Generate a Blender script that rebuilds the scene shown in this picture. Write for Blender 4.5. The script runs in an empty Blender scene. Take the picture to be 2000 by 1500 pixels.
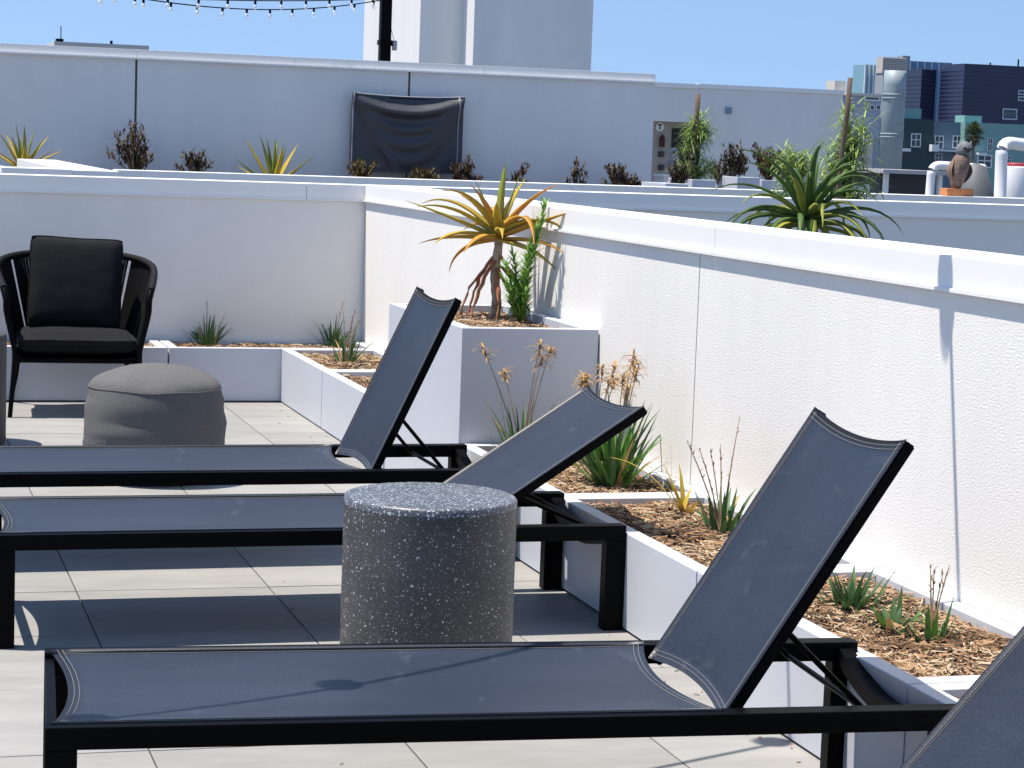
import bpy, bmesh, math, random
from mathutils import Vector, Matrix, noise
R = math.radians
random.seed(7)
scene = bpy.context.scene
C = scene.collection
# ------------------------------------------------------------------ camera
CAM_H = 1.417
FPX, YAW, PIT, ROL = 4261.0, 0.291517, 0.107903, 0.036336
cy, sy = math.cos(YAW), math.sin(YAW)
FW = Vector((sy * math.cos(PIT), cy * math.cos(PIT), -math.sin(PIT)))
r0 = Vector((cy, -sy, 0)); u0 = r0.cross(FW)
RT = math.cos(ROL) * r0 + math.sin(ROL) * u0
UP = -math.sin(ROL) * r0 + math.cos(ROL) * u0
cam = bpy.data.cameras.new('camera')
cam.sensor_fit = 'HORIZONTAL'; cam.sensor_width = 36.0
cam.lens = 36.0 * FPX / 2000.0
cam.clip_start = 0.1; cam.clip_end = 6000
cam_o = bpy.data.objects.new('camera', cam)
M = Matrix((RT, UP, -FW)).transposed().to_4x4()
M.translation = Vector((0, 0, CAM_H))
cam_o.matrix_world = M
C.objects.link(cam_o)
scene.camera = cam_o
scene.render.resolution_x, scene.render.resolution_y = 1024, 768
# ------------------------------------------------------------------ world, sun, exposure
SUN_TRAVEL = Vector((0.32, -0.10, -1.0)).normalized()
elev = math.asin(-SUN_TRAVEL.z)
world = bpy.data.worlds.new('World'); scene.world = world
world.use_nodes = True
wn = world.node_tree.nodes; wl = world.node_tree.links
sky = wn.new('ShaderNodeTexSky'); sky.sky_type = 'NISHITA'; sky.sun_disc = False
sky.sun_elevation = elev
sky.sun_rotation = math.atan2(-SUN_TRAVEL.x, -SUN_TRAVEL.y)
sky.altitude = 0; sky.air_density = 1.0; sky.dust_density = 0.0; sky.ozone_density = 1.0
# clear, dry air: the blue reaches down to the skyline, so the dome is looked up a little above the true direction everywhere
wtc = wn.new('ShaderNodeTexCoord'); wsp = wn.new('ShaderNodeSeparateXYZ'); wcb = wn.new('ShaderNodeCombineXYZ')
wab = wn.new('ShaderNodeMath'); wab.operation = 'ABSOLUTE'
wma = wn.new('ShaderNodeMath'); wma.operation = 'MULTIPLY_ADD'; wma.inputs[1].default_value = 0.8; wma.inputs[2].default_value = 0.25
wl.new(wtc.outputs['Generated'], wsp.inputs[0]); wl.new(wsp.outputs[2], wab.inputs[0]); wl.new(wab.outputs[0], wma.inputs[0])
wl.new(wsp.outputs[0], wcb.inputs[0]); wl.new(wsp.outputs[1], wcb.inputs[1]); wl.new(wma.outputs[0], wcb.inputs[2])
wnm = wn.new('ShaderNodeVectorMath'); wnm.operation = 'NORMALIZE'; wl.new(wcb.outputs[0], wnm.inputs[0]); wl.new(wnm.outputs[0], sky.inputs[0])
wl.new(sky.outputs[0], wn['Background'].inputs[0])
wn['Background'].inputs[1].default_value = 0.122
sun = bpy.data.lights.new('sun', 'SUN'); sun.energy = 5.0; sun.angle = R(0.5); sun.color = (1.0, 0.93, 0.825)
sun_o = bpy.data.objects.new('sun', sun); C.objects.link(sun_o)
sun_o.rotation_euler = SUN_TRAVEL.to_track_quat('-Z', 'Y').to_euler()
sun_o.location = (-3, 3, 12)
vs = scene.view_settings
vs.view_transform = 'Standard'; vs.look = 'None'; vs.gamma = 1.0; vs.use_curve_mapping = False
vs.exposure = 0.62

# ------------------------------------------------------------------ pixel helpers (photo 2000 x 1500)
def ray(x, y): return FW + RT * ((x - 1000) / FPX) - UP * ((y - 750) / FPX)
O = Vector((0, 0, CAM_H))
def onY(x, y, Y): d = ray(x, y); return O + d * (Y / d.y)
def onX(x, y, X): d = ray(x, y); return O + d * (X / d.x)
def onZ(x, y, z): d = ray(x, y); return O + d * ((z - CAM_H) / d.z)

# ------------------------------------------------------------------ materials
MATS = {}
def mat(name, col, rough=0.6, spec=0.4, var=0.0, vscale=4.0, col2=None, bump=0.0, bscale=60.0, bdet=3.0,
        metal=0.0, transp=0.0, rand=0.0, coat=0.0, stretch=None, transl=0.0, cstretch=None):
    if name in MATS: return MATS[name]
    m = bpy.data.materials.new(name); m.use_nodes = True
    nt = m.node_tree; N = nt.nodes; L = nt.links
    b = N['Principled BSDF']; out = N['Material Output']
    b.inputs['Base Color'].default_value = (*col, 1)
    b.inputs['Roughness'].default_value = rough
    b.inputs['Specular IOR Level'].default_value = spec
    b.inputs['Metallic'].default_value = metal
    if coat: b.inputs['Coat Weight'].default_value = coat
    tc = N.new('ShaderNodeTexCoord'); vec = tc.outputs['Object']
    if stretch:
        mp = N.new('ShaderNodeMapping'); mp.inputs['Scale'].default_value = stretch
        L.new(vec, mp.inputs[0]); vec = mp.outputs[0]
    csock = None
    if var > 0 or col2:
        n = N.new('ShaderNodeTexNoise'); n.inputs['Scale'].default_value = vscale; n.inputs['Detail'].default_value = 6
        n.inputs['Roughness'].default_value = 0.65
        if cstretch:
            mq = N.new('ShaderNodeMapping'); mq.inputs['Scale'].default_value = cstretch; L.new(vec, mq.inputs[0]); L.new(mq.outputs[0], n.inputs['Vector'])
        else: L.new(vec, n.inputs['Vector'])
        cr = N.new('ShaderNodeValToRGB')
        c2 = col2 if col2 else tuple(c * (1 - var) for c in col)
        cr.color_ramp.elements[0].position = 0.33; cr.color_ramp.elements[1].position = 0.68
        cr.color_ramp.elements[0].color = (*c2, 1); cr.color_ramp.elements[1].color = (*col, 1)
        L.new(n.outputs[0], cr.inputs[0]); csock = cr.outputs[0]
    if rand > 0:
        oi = N.new('ShaderNodeObjectInfo')
        hs = N.new('ShaderNodeHueSaturation')
        mr = N.new('ShaderNodeMapRange'); mr.inputs[3].default_value = 1 - rand; mr.inputs[4].default_value = 1 + rand
        L.new(oi.outputs['Random'], mr.inputs[0]); L.new(mr.outputs[0], hs.inputs['Value'])
        if csock: L.new(csock, hs.inputs['Color'])
        else: hs.inputs['Color'].default_value = (*col, 1)
        csock = hs.outputs[0]
    if csock: L.new(csock, b.inputs['Base Color'])
    if bump > 0:
        n2 = N.new('ShaderNodeTexNoise'); n2.inputs['Scale'].default_value = bscale; n2.inputs['Detail'].default_value = bdet
        L.new(vec, n2.inputs['Vector'])
        bp = N.new('ShaderNodeBump'); bp.inputs['Strength'].default_value = bump; bp.inputs['Distance'].default_value = 0.01
        L.new(n2.outputs[0], bp.inputs['Height']); L.new(bp.outputs[0], b.inputs['Normal'])
    s = b.outputs[0]
    if transl > 0:
        t = N.new('ShaderNodeBsdfTranslucent'); mx = N.new('ShaderNodeMixShader'); mx.inputs[0].default_value = transl
        if csock: L.new(csock, t.inputs[0])
        else: t.inputs[0].default_value = (*col, 1)
        L.new(s, mx.inputs[1]); L.new(t.outputs[0], mx.inputs[2]); s = mx.outputs[0]
    if transp > 0:
        t = N.new('ShaderNodeBsdfTransparent'); mx = N.new('ShaderNodeMixShader'); mx.inputs[0].default_value = transp
        L.new(s, mx.inputs[1]); L.new(t.outputs[0], mx.inputs[2]); s = mx.outputs[0]
    L.new(s, out.inputs[0])
    MATS[name] = m
    return m

STUCCO = mat('stucco', (0.84, 0.81, 0.765), 0.9, 0.15, var=0.05, vscale=1.6, cstretch=(2.2, 2.2, .35), bump=0.24, bscale=170, bdet=4)
STUCCO_FAR = mat('stucco_smooth', (0.80, 0.785, 0.765), 0.85, 0.2, var=0.09, vscale=0.8, cstretch=(2, 2, .3), bump=0.1, bscale=40)
CAPM = mat('cap_metal', (0.86, 0.845, 0.815), 0.45, 0.4, var=0.03, vscale=2)
PLANTER = mat('planter_metal', (0.56, 0.58, 0.63), 0.42, 0.45, var=0.04, vscale=3)
JOINT = mat('joint_dark', (0.08, 0.08, 0.09), 0.8)
TILE = mat('tile_porcelain', (0.30, 0.292, 0.28), 0.62, 0.35, col2=(0.23, 0.225, 0.218), vscale=2.2, bump=0.06, bscale=30, rand=0.08, stretch=(1.0, 3.2, 1))
BASE = mat('sub_base', (0.16, 0.145, 0.125), 0.95)
ROOF = mat('roof_membrane', (0.14, 0.14, 0.14), 0.85, 0.2, var=0.15, vscale=0.6)
BLACK = mat('black_powder_coat', (0.0015, 0.0015, 0.002), 0.5, 0.07, bump=0.03, bscale=300)
SLING = None
def make_sling():
    m = mat('sling_mesh', (0.050, 0.054, 0.066), 0.45, 0.55)
    nt = m.node_tree; N = nt.nodes; L = nt.links; b = N['Principled BSDF']; out = N['Material Output']
    tc = N.new('ShaderNodeTexCoord')
    n = N.new('ShaderNodeTexNoise'); n.inputs['Scale'].default_value = 3.0; n.inputs['Detail'].default_value = 7
    mp = N.new('ShaderNodeMapping'); mp.inputs['Scale'].default_value = (0.6, 1.6, 1)
    L.new(tc.outputs['Object'], mp.inputs[0]); L.new(mp.outputs[0], n.inputs['Vector'])
    cr = N.new('ShaderNodeValToRGB'); cr.color_ramp.elements[0].position = .35; cr.color_ramp.elements[1].position = .75
    cr.color_ramp.elements[0].color = (0.012, 0.016, 0.028, 1); cr.color_ramp.elements[1].color = (0.022, 0.028, 0.046, 1)
    L.new(n.outputs[0], cr.inputs[0])
    # fine woven grain and a few chalky scuffs
    g = N.new('ShaderNodeTexNoise'); g.inputs['Scale'].default_value = 300; g.inputs['Detail'].default_value = 1
    L.new(tc.outputs['Object'], g.inputs['Vector'])
    mr = N.new('ShaderNodeMapRange'); mr.inputs[1].default_value = .3; mr.inputs[2].default_value = .7; mr.inputs[3].default_value = .58; mr.inputs[4].default_value = 1.42
    L.new(g.outputs[0], mr.inputs[0])
    mul = N.new('ShaderNodeMixRGB'); mul.blend_type = 'MULTIPLY'; mul.inputs[0].default_value = 1
    L.new(cr.outputs[0], mul.inputs[1]); L.new(mr.outputs[0], mul.inputs[2])
    v = N.new('ShaderNodeTexNoise'); v.inputs['Scale'].default_value = 9; v.inputs['Detail'].default_value = 5; v.inputs['Distortion'].default_value = 1.0
    mp2 = N.new('ShaderNodeMapping'); mp2.inputs['Scale'].default_value = (1, .5, 1); mp2.inputs['Rotation'].default_value = (0, 0, .8)
    L.new(tc.outputs['Object'], mp2.inputs[0]); L.new(mp2.outputs[0], v.inputs['Vector'])
    c2 = N.new('ShaderNodeValToRGB'); c2.color_ramp.elements[0].position = .64; c2.color_ramp.elements[1].position = .76
    c2.color_ramp.elements[0].color = (0, 0, 0, 1); c2.color_ramp.elements[1].color = (.45, .45, .45, 1)
    L.new(v.outputs[0], c2.inputs[0])
    mx = N.new('ShaderNodeMixRGB'); mx.inputs[2].default_value = (.075, .083, .10, 1)
    L.new(c2.outputs[0], mx.inputs[0]); L.new(mul.outputs[0], mx.inputs[1])
    L.new(mx.outputs[0], b.inputs['Base Color'])
    bp = N.new('ShaderNodeBump'); bp.inputs['Strength'].default_value = .25; bp.inputs['Distance'].default_value = .002
    L.new(g.outputs[0], bp.inputs['Height']); L.new(bp.outputs[0], b.inputs['Normal'])
    t = N.new('ShaderNodeBsdfTransparent'); ms = N.new('ShaderNodeMixShader'); ms.inputs[0].default_value = .07
    L.new(b.outputs[0], ms.inputs[1]); L.new(t.outputs[0], ms.inputs[2]); L.new(ms.outputs[0], out.inputs[0])
    return m
SLING = make_sling()
THREAD = mat('thread', (0.22, 0.22, 0.215), 0.8)
ROPE = mat('black_rope', (0.006, 0.006, 0.007), 0.75, 0.2, bump=.3, bscale=200)
CUSH = mat('charcoal_cushion', (0.009, 0.0095, 0.012), 0.9, 0.2, var=.25, vscale=40, bump=.25, bscale=180)
POUFM = mat('grey_linen', (0.125, 0.123, 0.122), 0.92, 0.2, var=.2, vscale=60, bump=.15, bscale=220, stretch=(1, 1, 3))
COVER = mat('tv_cover', (0.04, 0.041, 0.052), 0.45, 0.5)
SOIL = mat('dark_soil', (0.09, 0.065, 0.045), 0.95, 0.1, var=.5, vscale=25, bump=.8, bscale=40)
MULCH = [mat('mulch_' + k, c, 0.9, 0.15) for k, c in (('tan', (0.36, 0.225, 0.132)), ('brown', (0.17, 0.105, 0.062)), ('pale', (0.48, 0.385, 0.27)), ('dark', (0.06, 0.038, 0.026)))]
def leafmat(n, c, c2=None, rough=.5): return mat(n, c, rough, .35, col2=c2, vscale=7, transl=.18)
G_BLADE = leafmat('blade_green', (0.075, 0.155, 0.045), (0.035, 0.085, 0.03))
G_BRIGHT = leafmat('bright_green', (0.16, 0.32, 0.05), (0.07, 0.19, 0.035))
G_STEM = leafmat('fresh_green', (0.26, 0.45, 0.09), (0.13, 0.28, 0.05))
G_LIME = leafmat('lime_feather', (0.34, 0.44, 0.12), (0.20, 0.30, 0.07))
A_YEL = leafmat('aloe_yellow', (0.60, 0.39, 0.045), (0.40, 0.33, 0.05))
A_ORG = leafmat('aloe_orange', (0.60, 0.25, 0.04), (0.52, 0.32, 0.045))
A_GRN = leafmat('aloe_green', (0.10, 0.17, 0.035), (0.05, 0.10, 0.025))
A_LIME = leafmat('aloe_lime', (0.36, 0.36, 0.06), (0.16, 0.22, 0.04))
A_RED = mat('dry_red_leaf', (0.33, 0.10, 0.055), .7, .2, col2=(0.38, 0.19, 0.09), vscale=15)
TRUNK = mat('aloe_trunk', (0.55, 0.46, 0.36), .85, .2, col2=(0.27, 0.18, 0.12), vscale=20, bump=.5, bscale=40)
DRY = leafmat('dry_straw', (0.50, 0.33, 0.15), (0.32, 0.19, 0.08), .8)
STALK = mat('dry_stalk', (0.23, 0.16, 0.10), .85, .2)
SHRUB = leafmat('dark_red_shrub', (0.085, 0.045, 0.03), (0.035, 0.022, 0.017), .6)
SHRUBG = leafmat('olive_shrub', (0.17, 0.13, 0.04), (0.06, 0.045, 0.02), .6)
WOODS = mat('weathered_wood', (0.16, 0.12, 0.085), .85, .2, col2=(0.10, 0.07, 0.05), vscale=9, bump=.4, bscale=30, stretch=(6, 6, .8))

# ------------------------------------------------------------------ object helpers
ORG = {}
def put(o, label=None, cat=None, group=None, kind=None):
    if label: o['label'] = label
    if cat: o['category'] = cat
    if group: o['group'] = group
    if kind: o['kind'] = kind
    return o
def thing(name, label, cat, loc=(0, 0, 0), rotz=0, group=None):
    o = bpy.data.objects.new(name, None); C.objects.link(o)
    o.empty_display_size = .1
    o.location = loc; o.rotation_euler = (0, 0, rotz)
    ORG[o.name] = Vector(loc) if not rotz else Vector((0, 0, 0))
    return put(o, label, cat, group)
def obj(name, bm, m, parent=None, smooth=False, local=False):
    """bm in world coordinates when the parent is unrotated (local=False), else in the parent's own frame"""
    me = bpy.data.meshes.new(name)
    org = ORG.get(parent.name, Vector()) if (parent and not local) else Vector()
    if org.length: bmesh.ops.translate(bm, verts=bm.verts, vec=-org)
    bm.normal_update()
    bm.to_mesh(me); bm.free()
    if smooth:
        for p in me.polygons: p.use_smooth = True
    for mm in (m if isinstance(m, (list, tuple)) else [m]): me.materials.append(mm)
    o = bpy.data.objects.new(name, me); C.objects.link(o)
    if parent:
        o.parent = parent
        ORG[o.name] = org
    return o
def box(bm, x0, x1, y0, y1, z0, z1, bev=0.0, mi=0):
    vs_ = [bm.verts.new((x, y, z)) for x in (x0, x1) for y in (y0, y1) for z in (z0, z1)]
    fs = []
    for q in ((0, 1, 3, 2), (4, 6, 7, 5), (0, 4, 5, 1), (2, 3, 7, 6), (0, 2, 6, 4), (1, 5, 7, 3)):
        f = bm.faces.new([vs_[i] for i in q]); f.material_index = mi; fs.append(f)
    if bev:
        es = list({e for f in fs for e in f.edges})
        bmesh.ops.bevel(bm, geom=es, offset=bev, segments=2, affect='EDGES', profile=.6)
    return bm
def nb(): return bmesh.new()
def boxo(name, dims, m, parent=None, bev=0.0, local=False): return obj(name, box(nb(), *dims, bev=bev), m, parent, local=local)
def frame(d, ref=None):
    d = Vector(d).normalized()
    a = Vector(ref) if ref else (Vector((0, 0, 1)) if abs(d.z) < .9 else Vector((1, 0, 0)))
    s = d.cross(a).normalized(); return s, s.cross(d).normalized()
def tube(bm, pts, rad, n=8, cap=True, mi=0, ry=1.0, ref=None):
    pts = [Vector(p) for p in pts]; rings = []
    for i, p in enumerate(pts):
        d = pts[min(i + 1, len(pts) - 1)] - pts[max(i - 1, 0)]
        s, u = frame(d, ref)
        r = rad[i] if isinstance(rad, (list, tuple)) else rad
        rings.append([bm.verts.new(p + s * (math.cos(2 * math.pi * k / n) * r) + u * (math.sin(2 * math.pi * k / n) * r * ry)) for k in range(n)])
    for a, b in zip(rings, rings[1:]):
        for k in range(n):
            f = bm.faces.new((a[k], a[(k + 1) % n], b[(k + 1) % n], b[k])); f.material_index = mi; f.smooth = True
    if cap:
        for rg in (rings[0], rings[-1]):
            f = bm.faces.new(rg); f.material_index = mi
    return bm
def sqbar(bm, pts, w, h, ref=(0, 0, 1)):
    """rectangular bar swept along pts; w sideways, h along ref"""
    pts = [Vector(p) for p in pts]; rings = []
    for i, p in enumerate(pts):
        d = (pts[min(i + 1, len(pts) - 1)] - pts[max(i - 1, 0)])
        s, u = frame(d, ref)
        rings.append([bm.verts.new(p + s * (a * w / 2) + u * (b * h / 2)) for a, b in ((-1, -1), (1, -1), (1, 1), (-1, 1))])
    for a, b in zip(rings, rings[1:]):
        for k in range(4): bm.faces.new((a[k], a[(k + 1) % 4], b[(k + 1) % 4], b[k]))
    bm.faces.new(rings[0]); bm.faces.new(rings[-1][::-1])
    return bm
def lathe(bm, prof, cx=0, cy_=0, n=40, mi=0, wob=None, cap=True):
    rings = []
    for r, z in prof:
        rings.append([bm.verts.new((cx + r * math.cos(2 * math.pi * k / n) * (wob(k / n, z) if wob else 1), cy_ + r * math.sin(2 * math.pi * k / n) * (wob(k / n, z) if wob else 1), z)) for k in range(n)])
    for a, b in zip(rings, rings[1:]):
        for k in range(n):
            f = bm.faces.new((a[k], a[(k + 1) % n], b[(k + 1) % n], b[k])); f.material_index = mi; f.smooth = True
    if cap:
        bm.faces.new(rings[0][::-1]); bm.faces.new(rings[-1])
    return bm
def grid(bm, fn, nu, nv, mi=0, smooth=True):
    g = [[bm.verts.new(fn(i / nu, j / nv)) for j in range(nv + 1)] for i in range(nu + 1)]
    for i in range(nu):
        for j in range(nv):
            f = bm.faces.new((g[i][j], g[i + 1][j], g[i + 1][j + 1], g[i][j + 1])); f.smooth = smooth; f.material_index = mi
    return g
def solid_grid(bm, fn, nu, nv, th, mi=0):
    """sheet with thickness th (downwards along -z of local normal approximated by given offset vector)"""
    a = grid(bm, fn, nu, nv, mi)
    off = Vector(th)
    b = grid(bm, lambda u, v: Vector(fn(u, v)) + off, nu, nv, mi)
    ring = lambda g: [g[i][0] for i in range(nu + 1)] + [g[nu][j] for j in range(1, nv + 1)] + [g[i][nv] for i in range(nu - 1, -1, -1)] + [g[0][j] for j in range(nv - 1, 0, -1)]
    ra, rb = ring(a), ring(b)
    for k in range(len(ra)):
        f = bm.faces.new((ra[k], ra[(k + 1) % len(ra)], rb[(k + 1) % len(ra)], rb[k])); f.material_index = mi
    return bm
def struct(o): o['kind'] = 'structure'; return o

# ------------------------------------------------------------------ ground and decks
struct(boxo('city_ground', (-1500, 3000, -300, 3000, -16.4, -16), mat('city_asphalt', (.11, .11, .11), .9, var=.3, vscale=.02)))
struct(boxo('roof_deck', (-14, 34, -6, 62, -1.2, -0.075), ROOF))
fl = struct(boxo('terrace_floor', (-3.4, 2.72, 0.6, 12.09, -0.07, -0.014), BASE))
bmT = box(nb(), -.2992, .2992, -.2992, .2992, -.0135, 0, bev=.0015)
meT = bpy.data.meshes.new('tile'); bmT.to_mesh(meT); bmT.free(); meT.materials.append(TILE)
random.seed(3)
for i in range(-6, 4):
    for j in range(-10, 10):
        x = .643 + .6025 * i + .3; y = 6.76 + .6025 * j + .3
        if x > 2.7 or y > 11.95 or y < .9: continue
        o = bpy.data.objects.new('tile', meT); C.objects.link(o); o.parent = fl
        o.location = (x, y, random.uniform(-.0006, .0006)); o.rotation_euler = (random.uniform(-.0012, .0012), random.uniform(-.0012, .0012), random.choice((0, math.pi)))

# ------------------------------------------------------------------ parapet walls
def wall(name, label, axis, a0, a1, f, b, z1, joints, capj, m=STUCCO, cap_h=.09, lip=True, group=None, gap=.008, cat='wall', lw=.0095, lh=.01):
    """axis 'x': runs along x from a0 to a1 with its face at y=f and back at y=b; axis 'y' likewise"""
    def D(p0, p1, q0, q1, z0, zz): return (p0, p1, min(q0, q1), max(q0, q1), z0, zz) if axis == 'x' else (min(q0, q1), max(q0, q1), p0, p1, z0, zz)
    mid = (a0 + a1) / 2
    t = thing(name, label, cat, (mid, (f + b) / 2, -.075) if axis == 'x' else ((f + b) / 2, mid, -.075), group=group)
    s = 1 if b > f else -1
    boxo('core', D(a0 + .004, a1 - .004, f + .012 * s, b - .012 * s, -.07, z1 - cap_h - .002), JOINT, t)
    e = [a0] + list(joints) + [a1]
    for p, q in zip(e, e[1:]):
        boxo('panel', D(p + (gap / 2 if p != a0 else 0), q - (gap / 2 if q != a1 else 0), f, b, -.072, z1 - cap_h), m, t)
    e = [a0] + list(capj) + [a1]
    for p, q in zip(e, e[1:]):
        c = boxo('cap', D(p + .0012, q - .0012, f - .006 * s, b + .006 * s, z1 - cap_h + .001, z1), CAPM, t, bev=.002)
        if lip:
            boxo('drip_edge', D(p + .0012, q - .0012, f - (.0065 + lw) * s, f - .0065 * s, z1 - cap_h - .004, z1 - cap_h - .004 + lh), CAPM, c)
    return t
wall('parapet_wall', 'long pale stucco parapet behind the rope armchair, in shade', 'x', -4.0, 14, 12.1, 12.35, 1.175, (-1.5, 5.2, 8.2, 11.2), (-.6, 2.386, 5.4, 8.4, 11.3))
wall('parapet_wall', 'sunlit rough white stucco wall with metal cap behind the loungers', 'y', 1.0, 12.083, 2.727, 2.975, 1.178, (6.92,), (3.77, 6.78, 9.79))
wall('parapet_wall', 'low capped parapet with the owl decoy standing on its top', 'x', 1.62, 16, 14.7, 14.95, 1.175, (4.6, 7.6, 10.6, 13.6), (4.8, 6.6, 9.0, 11.6))
wall('parapet_wall', 'white topped partition running back towards the yellow aloe and far wall', 'y', 14.45, 19.3, 1.60, 1.28, 1.168, (), (), lip=False)
wall('screen_wall', 'tall pale rooftop wall carrying the covered television', 'x', -4.0, 7.70, 21.0, 21.3, 2.21, (2.48, 5.138), (2.48, 4.0, 5.9), m=STUCCO_FAR, gap=.022, lw=.03, lh=.014)

# ------------------------------------------------------------------ planter boxes of the terrace
def mulch(bm_list, x0, x1, y0, y1, z, n, seed):
    n = int(n * 1.35)
    rnd = random.Random(seed)
    bm = nb()
    for _ in range(n):
        x, y = rnd.uniform(x0, x1), rnd.uniform(y0, y1)
        zz = z + .012 * noise.noise((x * 6, y * 6, seed)) + rnd.uniform(0, .014)
        L = rnd.uniform(.02, .075) * (1.6 if rnd.random() < .12 else 1); w = rnd.uniform(.0009, .0032) * (1.7 if rnd.random() < .08 else 1)
        a = rnd.uniform(0, math.pi); tl = rnd.uniform(-.3, .3)
        d = Vector((math.cos(a) * math.cos(tl), math.sin(a) * math.cos(tl), math.sin(tl)))
        s = Vector((-math.sin(a), math.cos(a), 0)) * w; u = Vector((0, 0, w * .8))
        p = Vector((x, y, zz + .004)); k = rnd.choice((0, 0, 0, 1, 1, 1, 2, 2, 3, 3)) if noise.noise((x * 4, y * 4, seed + 9)) > -.25 else rnd.choice((1, 1, 3, 3, 0))
        mdl = d * (L * .5) ; bend = Vector((0, 0, rnd.uniform(-.003, .008)))
        pts = [p - mdl, p + bend, p + mdl]
        rg = [[bm.verts.new(q + o) for o in (s, u, -s)] for q in pts]
        for A, B in zip(rg, rg[1:]):
            for i in range(3):
                f = bm.faces.new((A[i], A[(i + 1) % 3], B[(i + 1) % 3], B[i])); f.material_index = k
    return bm
def planter(label, x0, x1, y0, y1, h, rim=.05, soil_drop=.035, nm=1500, seed=1, name='planter_box', group='low white planter boxes along the walls', z0=0, mul=True, m=None):
    m = m or PLANTER
    t = thing(name, label, 'planter', ((x0 + x1) / 2, (y0 + y1) / 2, z0), group=group)
    g = .003
    bm = nb()
    x0 += g; x1 -= g; y0 += g; y1 -= g; w = .012
    # four walls with a folded-in rim, one shell
    def ringv(i, z): return [bm.verts.new((x0 + i, y0 + i, z)), bm.verts.new((x1 - i, y0 + i, z)), bm.verts.new((x1 - i, y1 - i, z)), bm.verts.new((x0 + i, y1 - i, z))]
    rs = [ringv(.0, z0 + .008), ringv(0, z0 + h - .002), ringv(.002, z0 + h), ringv(rim - .002, z0 + h), ringv(rim, z0 + h - .002), ringv(rim, z0 + h - soil_drop - .06), ]
    for a, b in zip(rs, rs[1:]):
        for k in range(4): bm.faces.new((a[k], a[(k + 1) % 4], b[(k + 1) % 4], b[k]))
    bm.faces.new(rs[0][::-1])
    obj('shell', bm, m, t)
    boxo('plinth', (x0 + .01, x1 - .01, y0 + .01, y1 - .01, z0 + .0005, z0 + .0075), JOINT, t)
    bm = nb(); zt = z0 + h - soil_drop
    grid(bm, lambda u, v: Vector((x0 + rim - .004 + u * (x1 - x0 - 2 * rim + .008), y0 + rim - .004 + v * (y1 - y0 - 2 * rim + .008), zt + .012 * noise.noise((u * 5 + seed, v * 5, 1)))), 14, 20)
    obj('soil', bm, SOIL, t)
    if mul:
        o = obj('bark_mulch', mulch(None, x0 + rim + .01, x1 - rim - .01, y0 + rim + .01, y1 - rim - .01, zt, nm, seed), MULCH, t); o['kind'] = 'stuff'
    return t
XF, XB = 2.174, 2.724
HP = .292
planter('low white planter against the shaded wall behind the armchair', .372, 1.566, 11.606, 12.095, HP, seed=1)
planter('low white planter in the corner where the shaded wall meets the sunlit wall', 1.569, XB, 11.606, 12.095, HP, seed=2)
planter('low white planter holding thin dead stems, next to the corner planter', XF, XB, 10.515, 11.603, HP, seed=3)
planter('low white planter between the dead-stem planter and the tall planter', XF, XB, 9.16, 10.512, HP, seed=4)
planter('tall white planter box holding the orange tree aloe', XF, XB, 7.93, 9.135, .733, rim=.05, soil_drop=.045, seed=5, nm=1800, name='tall_planter_box', group=None)
planter('low white planter full of green straps and dry flower heads', XF, XB, 6.700, 7.925, HP, seed=6, nm=2400)
planter('low white planter with a single yellow-leaved plant in its mulch', XF, XB, 5.445, 6.697, HP, seed=7, nm=3200)
planter('low white planter with three short green tufts beside the cable-shadowed lounger', XF, XB, 4.190, 5.442, HP, seed=8, nm=3600)
planter('low white planter at the raised head of the end lounger', XF, XB, 2.935, 4.187, HP, seed=9, nm=1200)
planter('low white planter left of the armchair along the shaded wall', -.84, .369, 11.606, 12.095, HP, seed=10, nm=500)

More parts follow.
